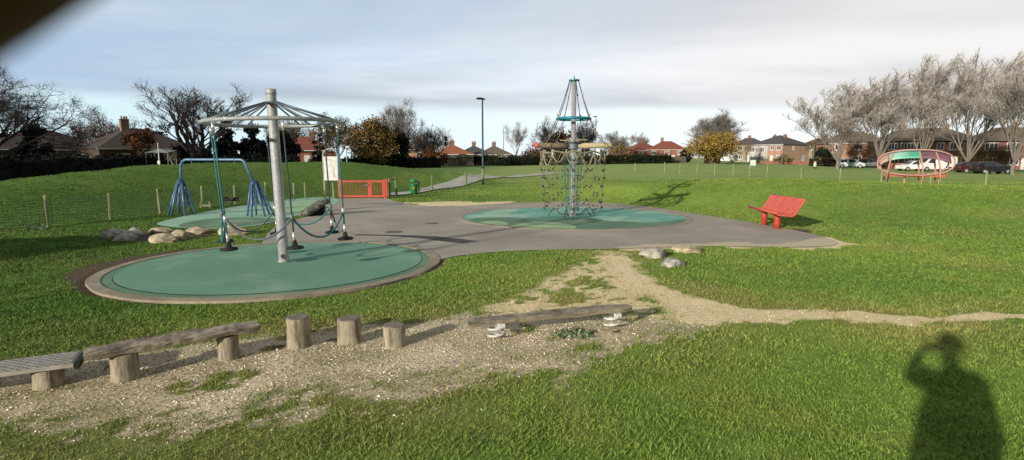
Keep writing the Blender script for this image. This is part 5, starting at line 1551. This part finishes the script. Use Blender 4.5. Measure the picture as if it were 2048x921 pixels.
bare_tree('small pale bare sapling in front of the dark hedge by the white pole', 348, 52, 296, 336, 366, 31, 'bark_pale', 2, trunk=.5, tr=.5, n0=4, twig=.03, sub=(4, 3), name='sapling')
bare_tree('grey brown bare tree behind the small red roofed house', 590, 104, 236, 545, 640, 33, 'bark_brown', 3, trunk=.2, tr=.28, twig=.04, leaf='leaf_olive', leafn=200, sub=(7, 6, 4))
leafy_tree('narrow dark conifer beside the small red roofed house', 640, 84, 266, 618, 664, 34, 'leaf_black', 50, 46, .0, .2, name='conifer', cone=True, trunk_m='bark_dark', group='evergreens around the field')
bare_tree('olive tinted thin tree behind the notice board', 672, 88, 228, 640, 712, 35, 'bark_brown', 3, trunk=.18, tr=.28, twig=.034, leaf='leaf_olive', leafn=420, sub=(7, 6, 4))
leafy_tree('large brown leaved oak behind the red gate', 742, 82, 230, 690, 796, 36, 'leaf_brown', 150, 90, .10, .145, name='autumn_oak')
bare_tree('tall bare tree with an ivy covered trunk behind the brown oak', 806, 86, 202, 752, 848, 37, 'bark_grey', 4, trunk=.22, tr=.3, twig=.022, sub=(6, 5, 4, 3), ivy=150, wind=(.05, 0, 0))
leafy_tree('dark evergreen below the ivy covered tree', 792, 84, 268, 764, 826, 38, 'leaf_dark', 54, 50, .0, .2, name='evergreen', trunk_m='bark_dark', group='evergreens around the field')
bare_tree('twiggy round bare tree left of the orange roof', 862, 102, 254, 818, 900, 39, 'bark_dark', 3, trunk=.15, tr=.22, twig=.036, sub=(7, 6, 5), n0=9)
bare_tree('slim bare birch behind the orange roof', 893, 134, 258, 876, 912, 40, 'bark_grey', 3, trunk=.3, tr=.18, twig=.035, sub=(5, 4, 3), n0=5)
for i, (px, top) in enumerate(((892, 272), (902, 275))):
    leafy_tree(['thin dark pointed conifer behind the orange roof, the left one', 'thin dark pointed conifer behind the orange roof, the right one'][i], px, 132, top, px - 6, px + 6, 41 + i, 'leaf_dark', 24, 30, .0, .22, name='conifer', cone=True, trunk_m='bark_dark', group='evergreens around the field')
leafy_tree('rust brown scrub in front of the twiggy round tree', 868, 98, 292, 838, 902, 44, 'leaf_rust', 30, 40, .0, .2, name='bush', group='bushes around the field')
hedge('dark hedge at the foot of the brown oak', 690, 876, 78, 92, 1.7, 1.6, 'leaf_black', 9, .15, 5)
hedge('clipped olive hedge right of the tall street lamp', 948, 1074, 110, 112, 2.0, 1.8, 'leaf_hedge', 9, .17, 6)
hedge('hedge half hidden behind the climbing net', 1074, 1200, 112, 116, 1.8, 1.6, 'leaf_rust', 8, .17, 7)
hedge('long dark hedge between the net mast and the board fence', 1206, 1338, 118, 126, 1.95, 1.8, 'leaf_hedge', 9, .17, 8)
# --- centre
bare_tree('pale slim bare trees left of the net mast', 1032, 128, 246, 1012, 1066, 45, 'bark_grey', 3, trunk=.3, tr=.16, twig=.034, sub=(6, 4, 4), n0=6, up=.9)
bare_tree('dark twisted bare tree with ivy clumps left of the net mast', 1092, 124, 234, 1058, 1130, 46, 'bark_dark', 3, trunk=.2, tr=.24, twig=.036, sub=(6, 5, 4), ivy=60, up=.8)
leafy_tree('bronze leaved tree behind the net mast', 1118, 132, 262, 1078, 1160, 47, 'leaf_rust', 60, 50, .0, .27, name='autumn_tree')
bare_tree('dark ivy grown tree right of the mast and under its hoop', 1170, 122, 242, 1142, 1204, 48, 'bark_dark', 3, trunk=.15, tr=.22, twig=.034, sub=(7, 5, 4), ivy=110, n0=9, leaf='leaf_dark', leafn=260)
bare_tree('low round bare tree right of the net mast', 1234, 165, 264, 1200, 1268, 49, 'bark_grey', 3, trunk=.14, tr=.2, twig=.05, sub=(7, 6, 4), n0=10, spread=1.1)
leafy_tree('tan feathery shrub at the right of the climbing net', 1234, 122, 288, 1208, 1264, 50, 'leaf_tan', 44, 46, .0, .2, name='bush', group='bushes around the field')
leafy_tree('rusty shrub hidden behind the left side of the climbing net', 1068, 118, 296, 1040, 1096, 51, 'leaf_rust', 34, 42, .0, .2, name='bush', group='bushes around the field')
bare_tree('little round bare tree between the two red semis', 1281, 210, 266, 1268, 1296, 52, 'bark_grey', 3, trunk=.35, tr=.14, twig=.05, sub=(6, 5, 3), n0=7)
leafy_tree('golden brown low crowned tree beside the white van', 1424, 112, 268, 1372, 1484, 53, 'leaf_gold', 150, 80, .20, .16, name='autumn_tree')
bare_tree('round headed bare tree rising behind the golden tree', 1432, 124, 220, 1392, 1476, 54, 'bark_grey', 4, trunk=.25, tr=.3, twig=.026, sub=(6, 5, 4, 3), n0=11, up=.95, spread=.8, fine=6)
leafy_tree('dark yew to the left of the golden tree', 1372, 140, 290, 1358, 1388, 55, 'leaf_dark', 30, 40, .0, .24, name='evergreen', trunk_m='bark_dark', group='evergreens around the field')
bare_tree('small tan bare sapling right of the golden tree', 1492, 100, 282, 1478, 1508, 56, 'leaf_tan', 3, trunk=.3, tr=.16, twig=.028, sub=(5, 4, 3), n0=6, name='sapling', mt='bark_pale')
bare_tree('tiny bare sapling in front of the orange brick semi', 1564, 100, 294, 1557, 1572, 57, 'bark_pale', 2, trunk=.5, tr=.16, twig=.02, sub=(4, 3), n0=4, name='sapling')
leafy_tree('brown mounded shrub in front of the orange brick semi', 1566, 124, 310, 1546, 1586, 58, 'leaf_olive', 26, 40, .0, .16, name='bush', group='bushes around the field')
# --- right: five tall wind-bent limes
for i, (px, Y, top, a_, b_, lab) in enumerate(((1676, 86, 166, 1600, 1748, 'leftmost and lowest of the five tall wind bent bare trees'), (1757, 84, 150, 1692, 1812, 'tall wind bent bare tree left of the oval shelter'),
        (1842, 80, 114, 1768, 1916, 'tall wind bent bare tree with a street lamp in its crown'), (1934, 76, 108, 1872, 2030, 'tallest wind bent bare tree behind the black cars'), (2028, 66, 104, 1980, 2130, 'rightmost wind bent bare tree at the photo edge'))):
    bare_tree(lab, px, Y, top, a_, b_, 60 + i * 3, 'bark_limb', 4, wind=(.24, 0, .10), trunk=.17, tr=.30, n0=9, up=1.1, spread=.66, twig=.018, sub=(7, 5, 4, 3), fine=6, tm_='twig_pale', thin=.42, mt='bark_pale', group='tall wind bent bare trees on the right', name='tall_bare_tree')
for i, (px, Y, top, a_, b_, lab) in enumerate(((1650, 135, 268, 1612, 1690, 'olive brown tree behind the leftmost tall bare tree'), (1722, 132, 256, 1678, 1768, 'olive brown tree behind the brown brick house'), (1826, 128, 262, 1772, 1880, 'brown twiggy tree behind the left half of the red terrace'), (1916, 124, 262, 1872, 1974, 'olive brown tree behind the right half of the red terrace'), (2022, 118, 258, 1968, 2080, 'olive brown tree behind the right edge house'))):
    leafy_tree(lab, px, Y, top, a_, b_, 80 + i, 'leaf_olive', 56, 44, .10, .24, name='olive_tree')
for i, (px, Y, top, a_, b_, lab, m_) in enumerate(((1716, 98, 280, 1690, 1742, 'tan twiggy shrub right of the leftmost tall bare trunk', 'leaf_tan'), (1950, 86, 285, 1922, 1984, 'rusty twiggy shrub behind the parked black cars', 'leaf_tan'), (2010, 84, 290, 1984, 2040, 'brown twiggy shrub near the rightmost trunk', 'leaf_olive'))):
    bare_tree(lab, px, Y, top, a_, b_, 90 + i, m_, 3, trunk=.08, tr=.12, n0=10, twig=.022, sub=(6, 5, 4), spread=1.1, name='twiggy_shrub', group='bushes around the field', leaf=m_, leafn=260, lsize=.09)
hedge('clipped olive hedge between the white cone and the leftmost tall trunk', 1618, 1676, 110, 108, 1.6, 1.8, 'leaf_olive', 10, .14, 12)
hedge('tall square olive hedge beside the brown brick house', 1632, 1656, 116, 116, 3.6, 2.4, 'leaf_hedge', 10, .15, 13)
hedge('dark low hedge in front of the brown brick house', 1688, 1768, 108, 104, 1.15, 1.4, 'leaf_rust', 9, .13, 14)

# ------------------------------------------------------------------ vehicles
def vehicle(name, label, px, Y, rot, L, Wd, prof, hood_z, m, belt, wheels, wr=.32, van=False):
    """prof = side outline [(x, z)], belt = glass band [(x0, x1, z0, z1)]"""
    p = PY(px, 330, Y); z = ZT(p.x, Y)
    t = thing(name, label, 'van' if van else 'car', (p.x, Y, z), rot, 'vehicles parked beyond the field')
    bm = bmesh.new(); rows = []
    for s_, k in ((-1, 1), (-.55, 1), (.55, 1), (1, 1)):
        row = []
        for (x, zz) in prof:
            tum = max(0, (zz - belt_z(prof)) / max(.1, max(q[1] for q in prof) - belt_z(prof)))
            y = s_ * Wd / 2 * (1 - (.06 if van else .17) * tum)
            row.append(bm.verts.new((x, y, zz - (.03 if abs(s_) == 1 and zz > .6 else 0))))
        rows.append(row)
    n = len(prof)
    for a, b in zip(rows[:-1], rows[1:]):
        for i in range(n): bm.faces.new((a[i], a[(i + 1) % n], b[(i + 1) % n], b[i]))
    bm.faces.new(rows[0][::-1]); bm.faces.new(rows[-1])
    bmesh.ops.recalc_face_normals(bm, faces=bm.faces[:])
    me = bpy.data.meshes.new('body'); bm.to_mesh(me); bm.free(); me.materials.append(m)
    o = bpy.data.objects.new('body', me); COL.objects.link(o); o.parent = t
    bv = o.modifiers.new('Bevel', 'BEVEL'); bv.width = .05; bv.segments = 2; bv.limit_method = 'ANGLE'; bv.angle_limit = .5
    g = MB()
    for quad in belt:                                  # glass polygons on both sides
        for s_ in (-1, 1):
            vs = []
            for (x, zz) in quad:
                tum = max(0, (zz - belt_z(prof)) / max(.1, max(q[1] for q in prof) - belt_z(prof)))
                vs.append((x, s_ * (Wd / 2 * (1 - (.06 if van else .17) * tum) + .012), zz - .015))
            g.add(vs, [tuple(range(len(vs)))] if s_ < 0 else [tuple(range(len(vs) - 1, -1, -1))])
    g.build('side_windows', M['glass'], t)
    for (xa, za), (xb, zb), nm in SCREENS[name]:
        w = Wd * .5 * .80
        dx_, dz_ = zb - za, -(xb - xa); q = math.hypot(dx_, dz_); ox, oz = dx_ / q * .02, dz_ / q * .02
        if oz < 0: ox, oz = -ox, -oz
        MB().add([(xa + ox, -w, za + oz), (xa + ox, w, za + oz), (xb + ox, w * .9, zb + oz), (xb + ox, -w * .9, zb + oz)], [(0, 1, 2, 3)]).build(nm, M['glass'], t)
    for x in wheels:
        for s_ in (-1, 1):
            c = (x, s_ * (Wd / 2 - .09), wr)
            wh = MB().tube([(x, s_ * (Wd / 2 - .20), wr), (x, s_ * (Wd / 2 + .015), wr)], wr, 18).build('wheel', M['black_rubber'], t)
            MB().tube([(x, s_ * (Wd / 2 + .0), wr), (x, s_ * (Wd / 2 + .025), wr)], wr * .6, 14).build('rim', M['galv'], wh)
    xf = max(q[0] for q in prof); xr_ = min(q[0] for q in prof)
    for s_ in (-1, 1):
        MB().box((xf - .05, s_ * (Wd / 2 - .25), hood_z), (.14, .36, .15)).build('headlight', M['head_glass'], t, bevel=.02)
        MB().box((xr_ + .05, s_ * (Wd / 2 - .18), hood_z + .08), (.12, .22, .22)).build('tail_light', M['tail_red'], t, bevel=.02)
    return t
def belt_z(prof): return .92 if max(q[1] for q in prof) < 1.8 else 1.15
HATCH = [(-1.95, .28), (-2.0, .60), (-1.92, .95), (-1.55, 1.42), (-1.2, 1.47), (.05, 1.48), (.45, 1.38), (1.05, .98), (1.75, .84), (2.0, .66), (2.02, .30)]
HG = [[(-1.45, .95), (-1.3, 1.36), (-.35, 1.40), (-.35, .95)], [(-.27, .95), (-.27, 1.40), (.2, 1.38), (.8, 1.0), (.8, .95)]]
VAN = [(-2.6, .30), (-2.65, .70), (-2.6, 2.0), (-2.4, 2.12), (.9, 2.12), (1.25, 2.0), (1.85, 1.25), (2.45, 1.02), (2.6, .75), (2.6, .32)]
VG = [[(.55, 1.2), (.55, 1.85), (1.1, 1.85), (1.55, 1.28), (1.55, 1.2)]]
MPV = [(-1.9, .28), (-2.0, .6), (-1.95, 1.1), (-1.75, 1.62), (-1.4, 1.68), (.3, 1.66), (.75, 1.5), (1.3, 1.05), (1.95, .88), (2.1, .66), (2.1, .30)]
MG = [[(-1.65, 1.0), (-1.5, 1.5), (-.55, 1.55), (-.55, 1.0)], [(-.45, 1.0), (-.45, 1.55), (.35, 1.52), (1.0, 1.05), (1.0, 1.0)]]
SCREENS = {'parked_car': [((.47, 1.36), (1.02, 1.0), 'windscreen'), ((-1.58, 1.38), (-1.9, .99), 'rear_window')],
           'parked_van': [((1.28, 1.96), (1.83, 1.28), 'windscreen'), ((-2.615, 1.9), (-2.64, 1.25), 'rear_window')],
           'people_carrier': [((.78, 1.47), (1.27, 1.08), 'windscreen'), ((-1.78, 1.56), (-1.94, 1.12), 'rear_window')]}
vehicle('people_carrier', 'silver people carrier parked beside the leftmost tall bare trunk', 1701, 97, R(-25), 4.1, 1.75, MPV, .70, M['silver'], MG, (-1.3, 1.35), .33)
vehicle('people_carrier', 'dark blue people carrier parked right of the silver one', 1742, 99, R(-30), 4.1, 1.75, MPV, .70, M['blue_car'], MG, (-1.3, 1.35), .33)
vehicle('parked_van', 'white van seen through the right half of the oval shelter', 1868, 80, R(180), 5.2, 1.95, VAN, .80, M['white_car'], VG, (-1.6, 1.7), .34, True)
vehicle('parked_car', 'white car nose showing through the middle of the oval shelter', 1826, 81, R(180), 4.0, 1.72, HATCH, .70, M['white_car'], HG, (-1.25, 1.32))
vehicle('parked_car', 'dark maroon car behind the black car at the right', 1948, 74, R(-12), 4.0, 1.72, HATCH, .70, M['maroon_car'], HG, (-1.25, 1.32))
vehicle('parked_car', 'glossy black hatchback parked left of the rightmost trunk', 1984, 69, R(-8), 4.0, 1.72, HATCH, .70, M['black_car'], HG, (-1.25, 1.32))
vehicle('parked_van', 'white van parked under the golden brown tree', 1452, 150, R(140), 5.2, 1.95, VAN, .80, M['white_car'], VG, (-1.6, 1.7), .34, True)

# small things far off on the field
def far_bits():
    p = PY(1506, 330, 84); z = ZT(p.x, p.y)
    t = thing('utility_cabinet', 'pale square sign board standing on the field before the brick semi', 'sign', (p.x, p.y, z + .25))
    MB().box((0, 0, .46), (.82, .10, .84)).build('board', M['white_paint'], t, bevel=.01)
    for dx_ in (-.3, .3): MB().tube([(dx_, .08, -.3), (dx_, .08, .9)], .03, 6).build('post', M['galv'], t)
    t.name = 'sign_board'
    p = PY(1630, 330, 88); z = ZT(p.x, p.y)
    t = thing('marker_cone', 'small cream marker post with a dark base on the far field', 'bollard', (p.x, p.y, z + .12))
    MB().lathe([(.24, .12), (.22, .5), (.16, .9), (.06, 1.0), (.01, 1.01)], 14).build('shell', M['cream'], t, True); MB().lathe([(.27, -.1), (.27, .11)], 14).build('foot', M['black_rubber'], t)
    t.name = 'marker_bollard'
    p = PY(319, 330, 50); z = ZT(p.x, p.y); H = PY(319, 286, 50).z - z
    t = thing('white_pole', 'slim white pole with small fittings in front of the left hedge', 'pole', (p.x, p.y, z))
    MB().tube([(0, 0, 0), (0, 0, H * .45), (0, 0, H)], [.07, .05, .03], 8).build('shaft', M['white_paint'], t); MB().box((0, -.05, H * .45), (.20, .12, .30)).build('fitting_box', M['white_paint'], t)
    p = PY(322, 330, 57); z = ZT(p.x, p.y)
    t = thing('garden_canopy', 'pale low canopy half seen over the hedge by the white pole', 'canopy', (p.x, p.y, z))
    MB().add([(-1.1, -.8, 2.32), (1.3, -.8, 2.32), (1.3, .8, 2.55), (-1.1, .8, 2.55), (.0, -.1, 2.72)], [(0, 1, 4), (1, 2, 4), (2, 3, 4), (3, 0, 4), (3, 2, 1, 0)]).build('cover', M['galv'], t)
    for dx_, dy_ in ((-1, -.7), (1.2, -.7), (1.2, .7), (-1, .7)): MB().tube([(dx_, dy_, 0), (dx_, dy_, 2.36)], .03, 6).build('leg', M['galv'], t)
    p = PY(1007, 330, 150); z = ZT(p.x, p.y); H = PY(1007, 257, 150).z - z
    o = MB().tube([(0, 0, 0), (0, 0, H)], [.12, .06], 7).build('mast_pole', M['galvdark'], loc=(p.x, p.y, z)); tag(o, 'thin plain mast rising over the brown pyramid roof', 'pole')
    p = PY(694, 330, 62); z = ZT(p.x, p.y); H = PY(694, 292, 62).z - z
    t = thing('white_pole', 'short pale pole with a small sign box behind the notice board', 'pole', (p.x, p.y, z))
    MB().tube([(0, 0, 0), (0, 0, H)], .06, 8).build('shaft', M['galv'], t); MB().box((.12, -.04, H - .12), (.35, .12, .18)).build('sign_box', M['white_paint'], t)
    p = PY(672, 330, 30)
M['cream'] = surf('cream_paint', (.75, .70, .50), (.68, .62, .44), 5, .6)
far_bits()

# ------------------------------------------------------------------ the photographer
def camera_frame(s, a, b):
    """point s metres ahead, a right, b up of the lens"""
    return Vector((a, s * CP + b * SP, CAM_H - s * SP + b * CP))

def photographer():
    bx, by = .05, -.16
    z0 = ZT(bx, by)
    O = Vector((bx, by, z0))
    V, E, Rd = [], [], []
    def v(p, r, par=None):
        V.append(Vector(p)); Rd.append(r)
        if par is not None: E.append((par, len(V) - 1))
        return len(V) - 1
    w = lambda p: Vector(p) - O
    pel = v((0, 0, .98), .155)
    sp1 = v((0, 0, 1.16), .165, pel); ch = v((0, -.01, 1.36), .17, sp1); nb = v((0, -.01, 1.50), .09, ch)
    nk = v((-.01, .0, 1.57), .058, nb); h0 = v((-.02, .0, 1.65), .080, nk); h1 = v((-.02, .0, 1.73), .09, h0); h2 = v((-.02, -.005, 1.79), .072, h1)
    for s_ in (-1, 1):
        hip = v((s_ * .10, 0, .88), .105, pel); kn = v((s_ * .115, .015, .50), .068, hip); an = v((s_ * .12, -.02, .10), .048, kn); v((s_ * .13, .06, .05), .046, an); v((s_ * .135, .16, .035), .038, len(V) - 1)
    # right arm hanging, slightly bent
    sh = v((.175, -.01, 1.44), .075, ch); el = v((.225, -.02, 1.16), .055, sh); wr = v((.235, .10, .93), .036, el); pm = v((.25, .13, .86), .036, wr)
    for k in range(4):
        a = v((.250 + .012 * k, .15 + .0 * k, .80), .0095, pm); b = v((.248 + .012 * k, .145, .765 - .004 * (k in (1, 2))), .0085, a); v((.245 + .012 * k, .13, .735 - .006 * (k in (1, 2))), .0075, b)
    a = v((.245, .165, .84), .011, pm); v((.238, .185, .80), .0095, a)
    # left arm raised, holding the phone
    sh = v((-.14, -.01, 1.44), .075, ch); el = v((-.10, .24, 1.40), .055, sh)
    wr = v(w(camera_frame(-.030, -.125, -.075)), .032, el)
    pm = v(w(camera_frame(-.022, -.090, -.030)), .030, wr)
    # index finger reaching round the phone in front of the lens corner
    i1 = v(w(camera_frame(.006, -.072, -.006)), .0105, pm)
    i2 = v(w(camera_frame(0.0215, -0.0510, 0.0022)), .0100, i1)
    i3 = v(w(camera_frame(0.0225, -0.0270, 0.0155)), .0096, i2)
    i4 = v(w(camera_frame(0.0215, -0.0050, 0.0292)), .0082, i3)
    # other fingers folded behind the phone's edge
    for k in range(3):
        q = -.028 - .020 * k
        a = v(w(camera_frame(.004, -.078, q)), .0095, pm); b = v(w(camera_frame(.012, -.062, q - .003)), .0088, a); v(w(camera_frame(.008, -.040, q - .004)), .0078, b)
    a = v(w(camera_frame(-.040, -.066, -.022)), .012, pm); b = v(w(camera_frame(-.034, -.040, -.012)), .0105, a); v(w(camera_frame(-.026, -.018, -.006)), .009, b)
    me = bpy.data.meshes.new('person'); me.from_pydata([tuple(p) for p in V], E, []); me.update()
    o = bpy.data.objects.new('person', me); COL.objects.link(o); o.location = O
    sk = o.modifiers.new('Skin', 'SKIN'); sk.use_smooth_shade = True
    ss = o.modifiers.new('Sub', 'SUBSURF'); ss.levels = 2; ss.render_levels = 2
    for i, r in enumerate(Rd):
        me.skin_vertices[0].data[i].radius = (r, r)
    me.skin_vertices[0].data[0].use_root = True
    bpy.context.view_layer.update()
    dg = bpy.context.evaluated_depsgraph_get()
    nm = bpy.data.meshes.new_from_object(o.evaluated_get(dg)); o.modifiers.clear()
    o.data = nm; nm.materials.clear(); nm.materials.append(M['skin'])
    for p in nm.polygons: p.use_smooth = True
    tag(o, 'person holding up the phone, with only a dark fingertip and long shadow in view', 'person')
    # coat, trousers, hair and shoes
    c = MB(); prof = [(.225, .62), (.245, .66), (.235, .95), (.225, 1.15), (.235, 1.35), (.205, 1.45), (.11, 1.53), (.085, 1.56)]
    c.lathe(prof, 28); c.v = [(a[0] * .68 + .02, a[1] * .55 - .005, a[2]) for a in c.v]
    c.tube([(-.12, -.01, 1.43), (-.12, .12, 1.42), (-.10, .24, 1.40)], [.09, .078, .068], 12); e2 = w(camera_frame(-.032, -.145, -.10))
    c.tube([(-.10, .24, 1.40), tuple(e2)], [.068, .045], 12); c.sphere((-.10, .24, 1.40), .069, 12, 8)
    c.tube([(.17, -.01, 1.43), (.225, -.02, 1.16), (.235, .09, .95)], [.088, .07, .052], 12)
    c.build('coat', M['coat'], o, True)
    tr_ = MB()
    for s_ in (-1, 1): tr_.tube([(s_ * .10, 0, .92), (s_ * .115, .015, .50), (s_ * .12, -.02, .07)], [.125, .092, .078], 14)
    tr_.build('trousers', M['trousers'], o, True)
    for s_ in (-1, 1):
        MB().tube([(s_ * .12, -.065, .045), (s_ * .125, .02, .05), (s_ * .132, .12, .045), (s_ * .135, .185, .035)], [.045, .054, .052, .034], 12).build('shoe', M['black_rubber'], o, True)
    h = MB(); h.sphere((0, 0, 0), .112, 18, 12); h.v = [(a[0] * .95 - .02, a[1] * 1.0 - .015, a[2] * .98 + 1.735) for a in h.v if True]
    ho = h.build('hair', M['hair'], o, True)
    bm = bmesh.new(); bm.from_mesh(ho.data)
    bmesh.ops.delete(bm, geom=[x for x in bm.verts if x.co.y > .03 and x.co.z < 1.775], context='VERTS'); bm.to_mesh(ho.data); bm.free()
    f = MB(); f.tube([(-.02, .088, 1.735), (-.02, .110, 1.70), (-.02, .10, 1.69)], [.010, .016, .012], 8); f.build('nose', M['skin'], o, True)
    for s_ in (-1, 1):
        MB().sphere((-.02 + s_ * .034, .082, 1.735), .012, 10, 6).build('eye', M['white_paint'], o, True)
        MB().sphere((-.02 + s_ * .092, .0, 1.715), .026, 10, 6).build('ear', M['skin'], o, True)
    MB().tube([(-.045, .080, 1.655), (-.02, .086, 1.653), (.005, .080, 1.655)], .007, 8).build('mouth', M['lip'], o, True)
    # the phone
    t = thing('phone', 'dark phone held sideways by the person taking the photo', 'phone', (0, 0, CAM_H))
    mt = Matrix.Rotation(-PITCH, 4, 'X')
    t.rotation_euler = (-PITCH, 0, 0)
    MB().box((.018, -.0085, -.006), (.156, .008, .074)).build('case', M['black_plastic'], t, bevel=.003)
    MB().box((.018, -.0131, -.006), (.146, .001, .066)).build('screen', M['glass'], t)
M['lip'] = surf('lip', (.12, .04, .035), (.1, .035, .03), 20, .6)
photographer()

# ------------------------------------------------------------------ light, sky, camera
sun = bpy.data.lights.new('sun', 'SUN'); sun.energy = 5.0; sun.angle = R(.75); sun.color = (1, .93, .80)
so = bpy.data.objects.new('sun', sun); COL.objects.link(so); so.location = (-20, -25, 20)
so.rotation_euler = SUN_DIR.to_track_quat('-Z', 'Y').to_euler()

W = bpy.data.worlds.new('World'); SC.world = W; W.use_nodes = True
nt = W.node_tree; bg = nt.nodes['Background']
sky = nd(nt, 'ShaderNodeTexSky', sky_type='NISHITA'); sky.sun_disc = False
sky.sun_elevation = math.asin(-SUN_DIR.z); sky.sun_rotation = math.atan2(-SUN_DIR.x, -SUN_DIR.y)
sky.air_density = 1.0; sky.dust_density = 1.2; sky.ozone_density = 1.2
tc = nd(nt, 'ShaderNodeTexCoord'); sx = nd(nt, 'ShaderNodeSeparateXYZ'); nt.links.new(tc.outputs['Generated'], sx.inputs[0])
X, Yv, Z = sx.outputs
zz = mathn(nt, 'ADD', mathn(nt, 'MAXIMUM', Z, 0.0), .07)
cv = nd(nt, 'ShaderNodeCombineXYZ')
nt.links.new(mathn(nt, 'DIVIDE', X, zz), cv.inputs[0]); nt.links.new(mathn(nt, 'DIVIDE', Yv, zz), cv.inputs[1])
def mapped(rot, sc_, loc=(0, 0, 0)):
    mp = nd(nt, 'ShaderNodeMapping'); mp.inputs['Rotation'].default_value = (0, 0, rot); mp.inputs['Scale'].default_value = sc_; mp.inputs['Location'].default_value = loc
    nt.links.new(cv.outputs[0], mp.inputs[0]); return mp.outputs[0]
nA = noise_node(nt, mapped(R(14), (.16, .26, 1), (3.1, 1.2, 0)), 1.0, 6, .50, .5)        # broad banks
nB = noise_node(nt, mapped(R(20), (.30, .46, 1), (.4, 5.2, 0)), 1.0, 6, .52, .8)          # streaks
nC = noise_node(nt, mapped(R(6), (.13, .22, 1), (6.3, 2.4, 0)), 1.0, 6, .6, .3)           # gaps
k = 1.0
cloud = ramp(nt, [(.32, (4.9, 5.15, 5.45)), (.44, (6.3, 6.5, 6.75)), (.55, (7.7, 7.8, 7.9)), (.66, (9.1, 9.15, 9.15))],
             mathn(nt, 'ADD', mathn(nt, 'MULTIPLY_ADD', nA.outputs[0], 1.05, -.25), mathn(nt, 'MULTIPLY_ADD', nB.outputs[0], .55, -.05))).outputs[0]
# warmer and paler to the right, bluer to the left
side = nd(nt, 'ShaderNodeMapRange'); side.inputs[1].default_value = -.65; side.inputs[2].default_value = .45; nt.links.new(X, side.inputs[0])
tint = mix(nt, (.84, .95, 1.07), (.93, .915, .92), side.outputs[0])
cloud = mix(nt, cloud, tint, 1.0, 'MULTIPLY')
gapcol = mix(nt, (4.1, 5.6, 7.6), sky.outputs[0], .15)
# clear bright band over the horizon
edge_ = mathn(nt, 'ADD', mathn(nt, 'MULTIPLY', nA.outputs[0], .06), mathn(nt, 'MULTIPLY', nB.outputs[0], .03))
band = nd(nt, 'ShaderNodeMapRange', interpolation_type='SMOOTHSTEP'); band.inputs[1].default_value = .112; band.inputs[2].default_value = .142
nt.links.new(mathn(nt, 'ADD', Z, edge_), band.inputs[0])
hcol = mix(nt, (6.4, 8.3, 9.0), (9.1, 9.7, 9.9), side.outputs[0])
gaps = ramp(nt, [(.40, (0, 0, 0)), (.58, (1, 1, 1))], nC.outputs[0]).outputs[0]
lg = mathn(nt, 'MULTIPLY', gaps, mathn(nt, 'SUBTRACT', 1.0, side.outputs[0]))
up_ = mix(nt, cloud, gapcol, mathn(nt, 'MULTIPLY', lg, .9))
c = mix(nt, hcol, up_, band.outputs[0])
# unseen sky overhead and behind, darkened to weaken the ambient light
ov = nd(nt, 'ShaderNodeMapRange', interpolation_type='SMOOTHSTEP'); ov.inputs[1].default_value = .30; ov.inputs[2].default_value = .62; nt.links.new(Z, ov.inputs[0])
c = mix(nt, c, (2.7, 2.85, 3.1), ov.outputs[0])
bk = nd(nt, 'ShaderNodeMapRange', interpolation_type='SMOOTHSTEP'); bk.inputs[1].default_value = .15; bk.inputs[2].default_value = -.35; nt.links.new(Yv, bk.inputs[0])
c = mix(nt, c, (2.4, 2.5, 2.6), bk.outputs[0])
nt.links.new(c, bg.inputs[0]); bg.inputs[1].default_value = .11

cam = bpy.data.cameras.new('camera'); co = bpy.data.objects.new('camera', cam); COL.objects.link(co)
co.location = (0, 0, CAM_H); co.rotation_euler = (R(90) - PITCH, 0, 0)
cam.sensor_width = 36; cam.lens = 36 * FPX / 2048; cam.clip_start = .004; cam.clip_end = 3000
cam.dof.use_dof = True; cam.dof.focus_distance = 14; cam.dof.aperture_fstop = 12
SC.camera = co
SC.view_settings.view_transform = 'Standard'; SC.view_settings.look = 'None'; SC.view_settings.exposure = 0; SC.view_settings.gamma = 1
SC.render.resolution_x = 1024; SC.render.resolution_y = 460
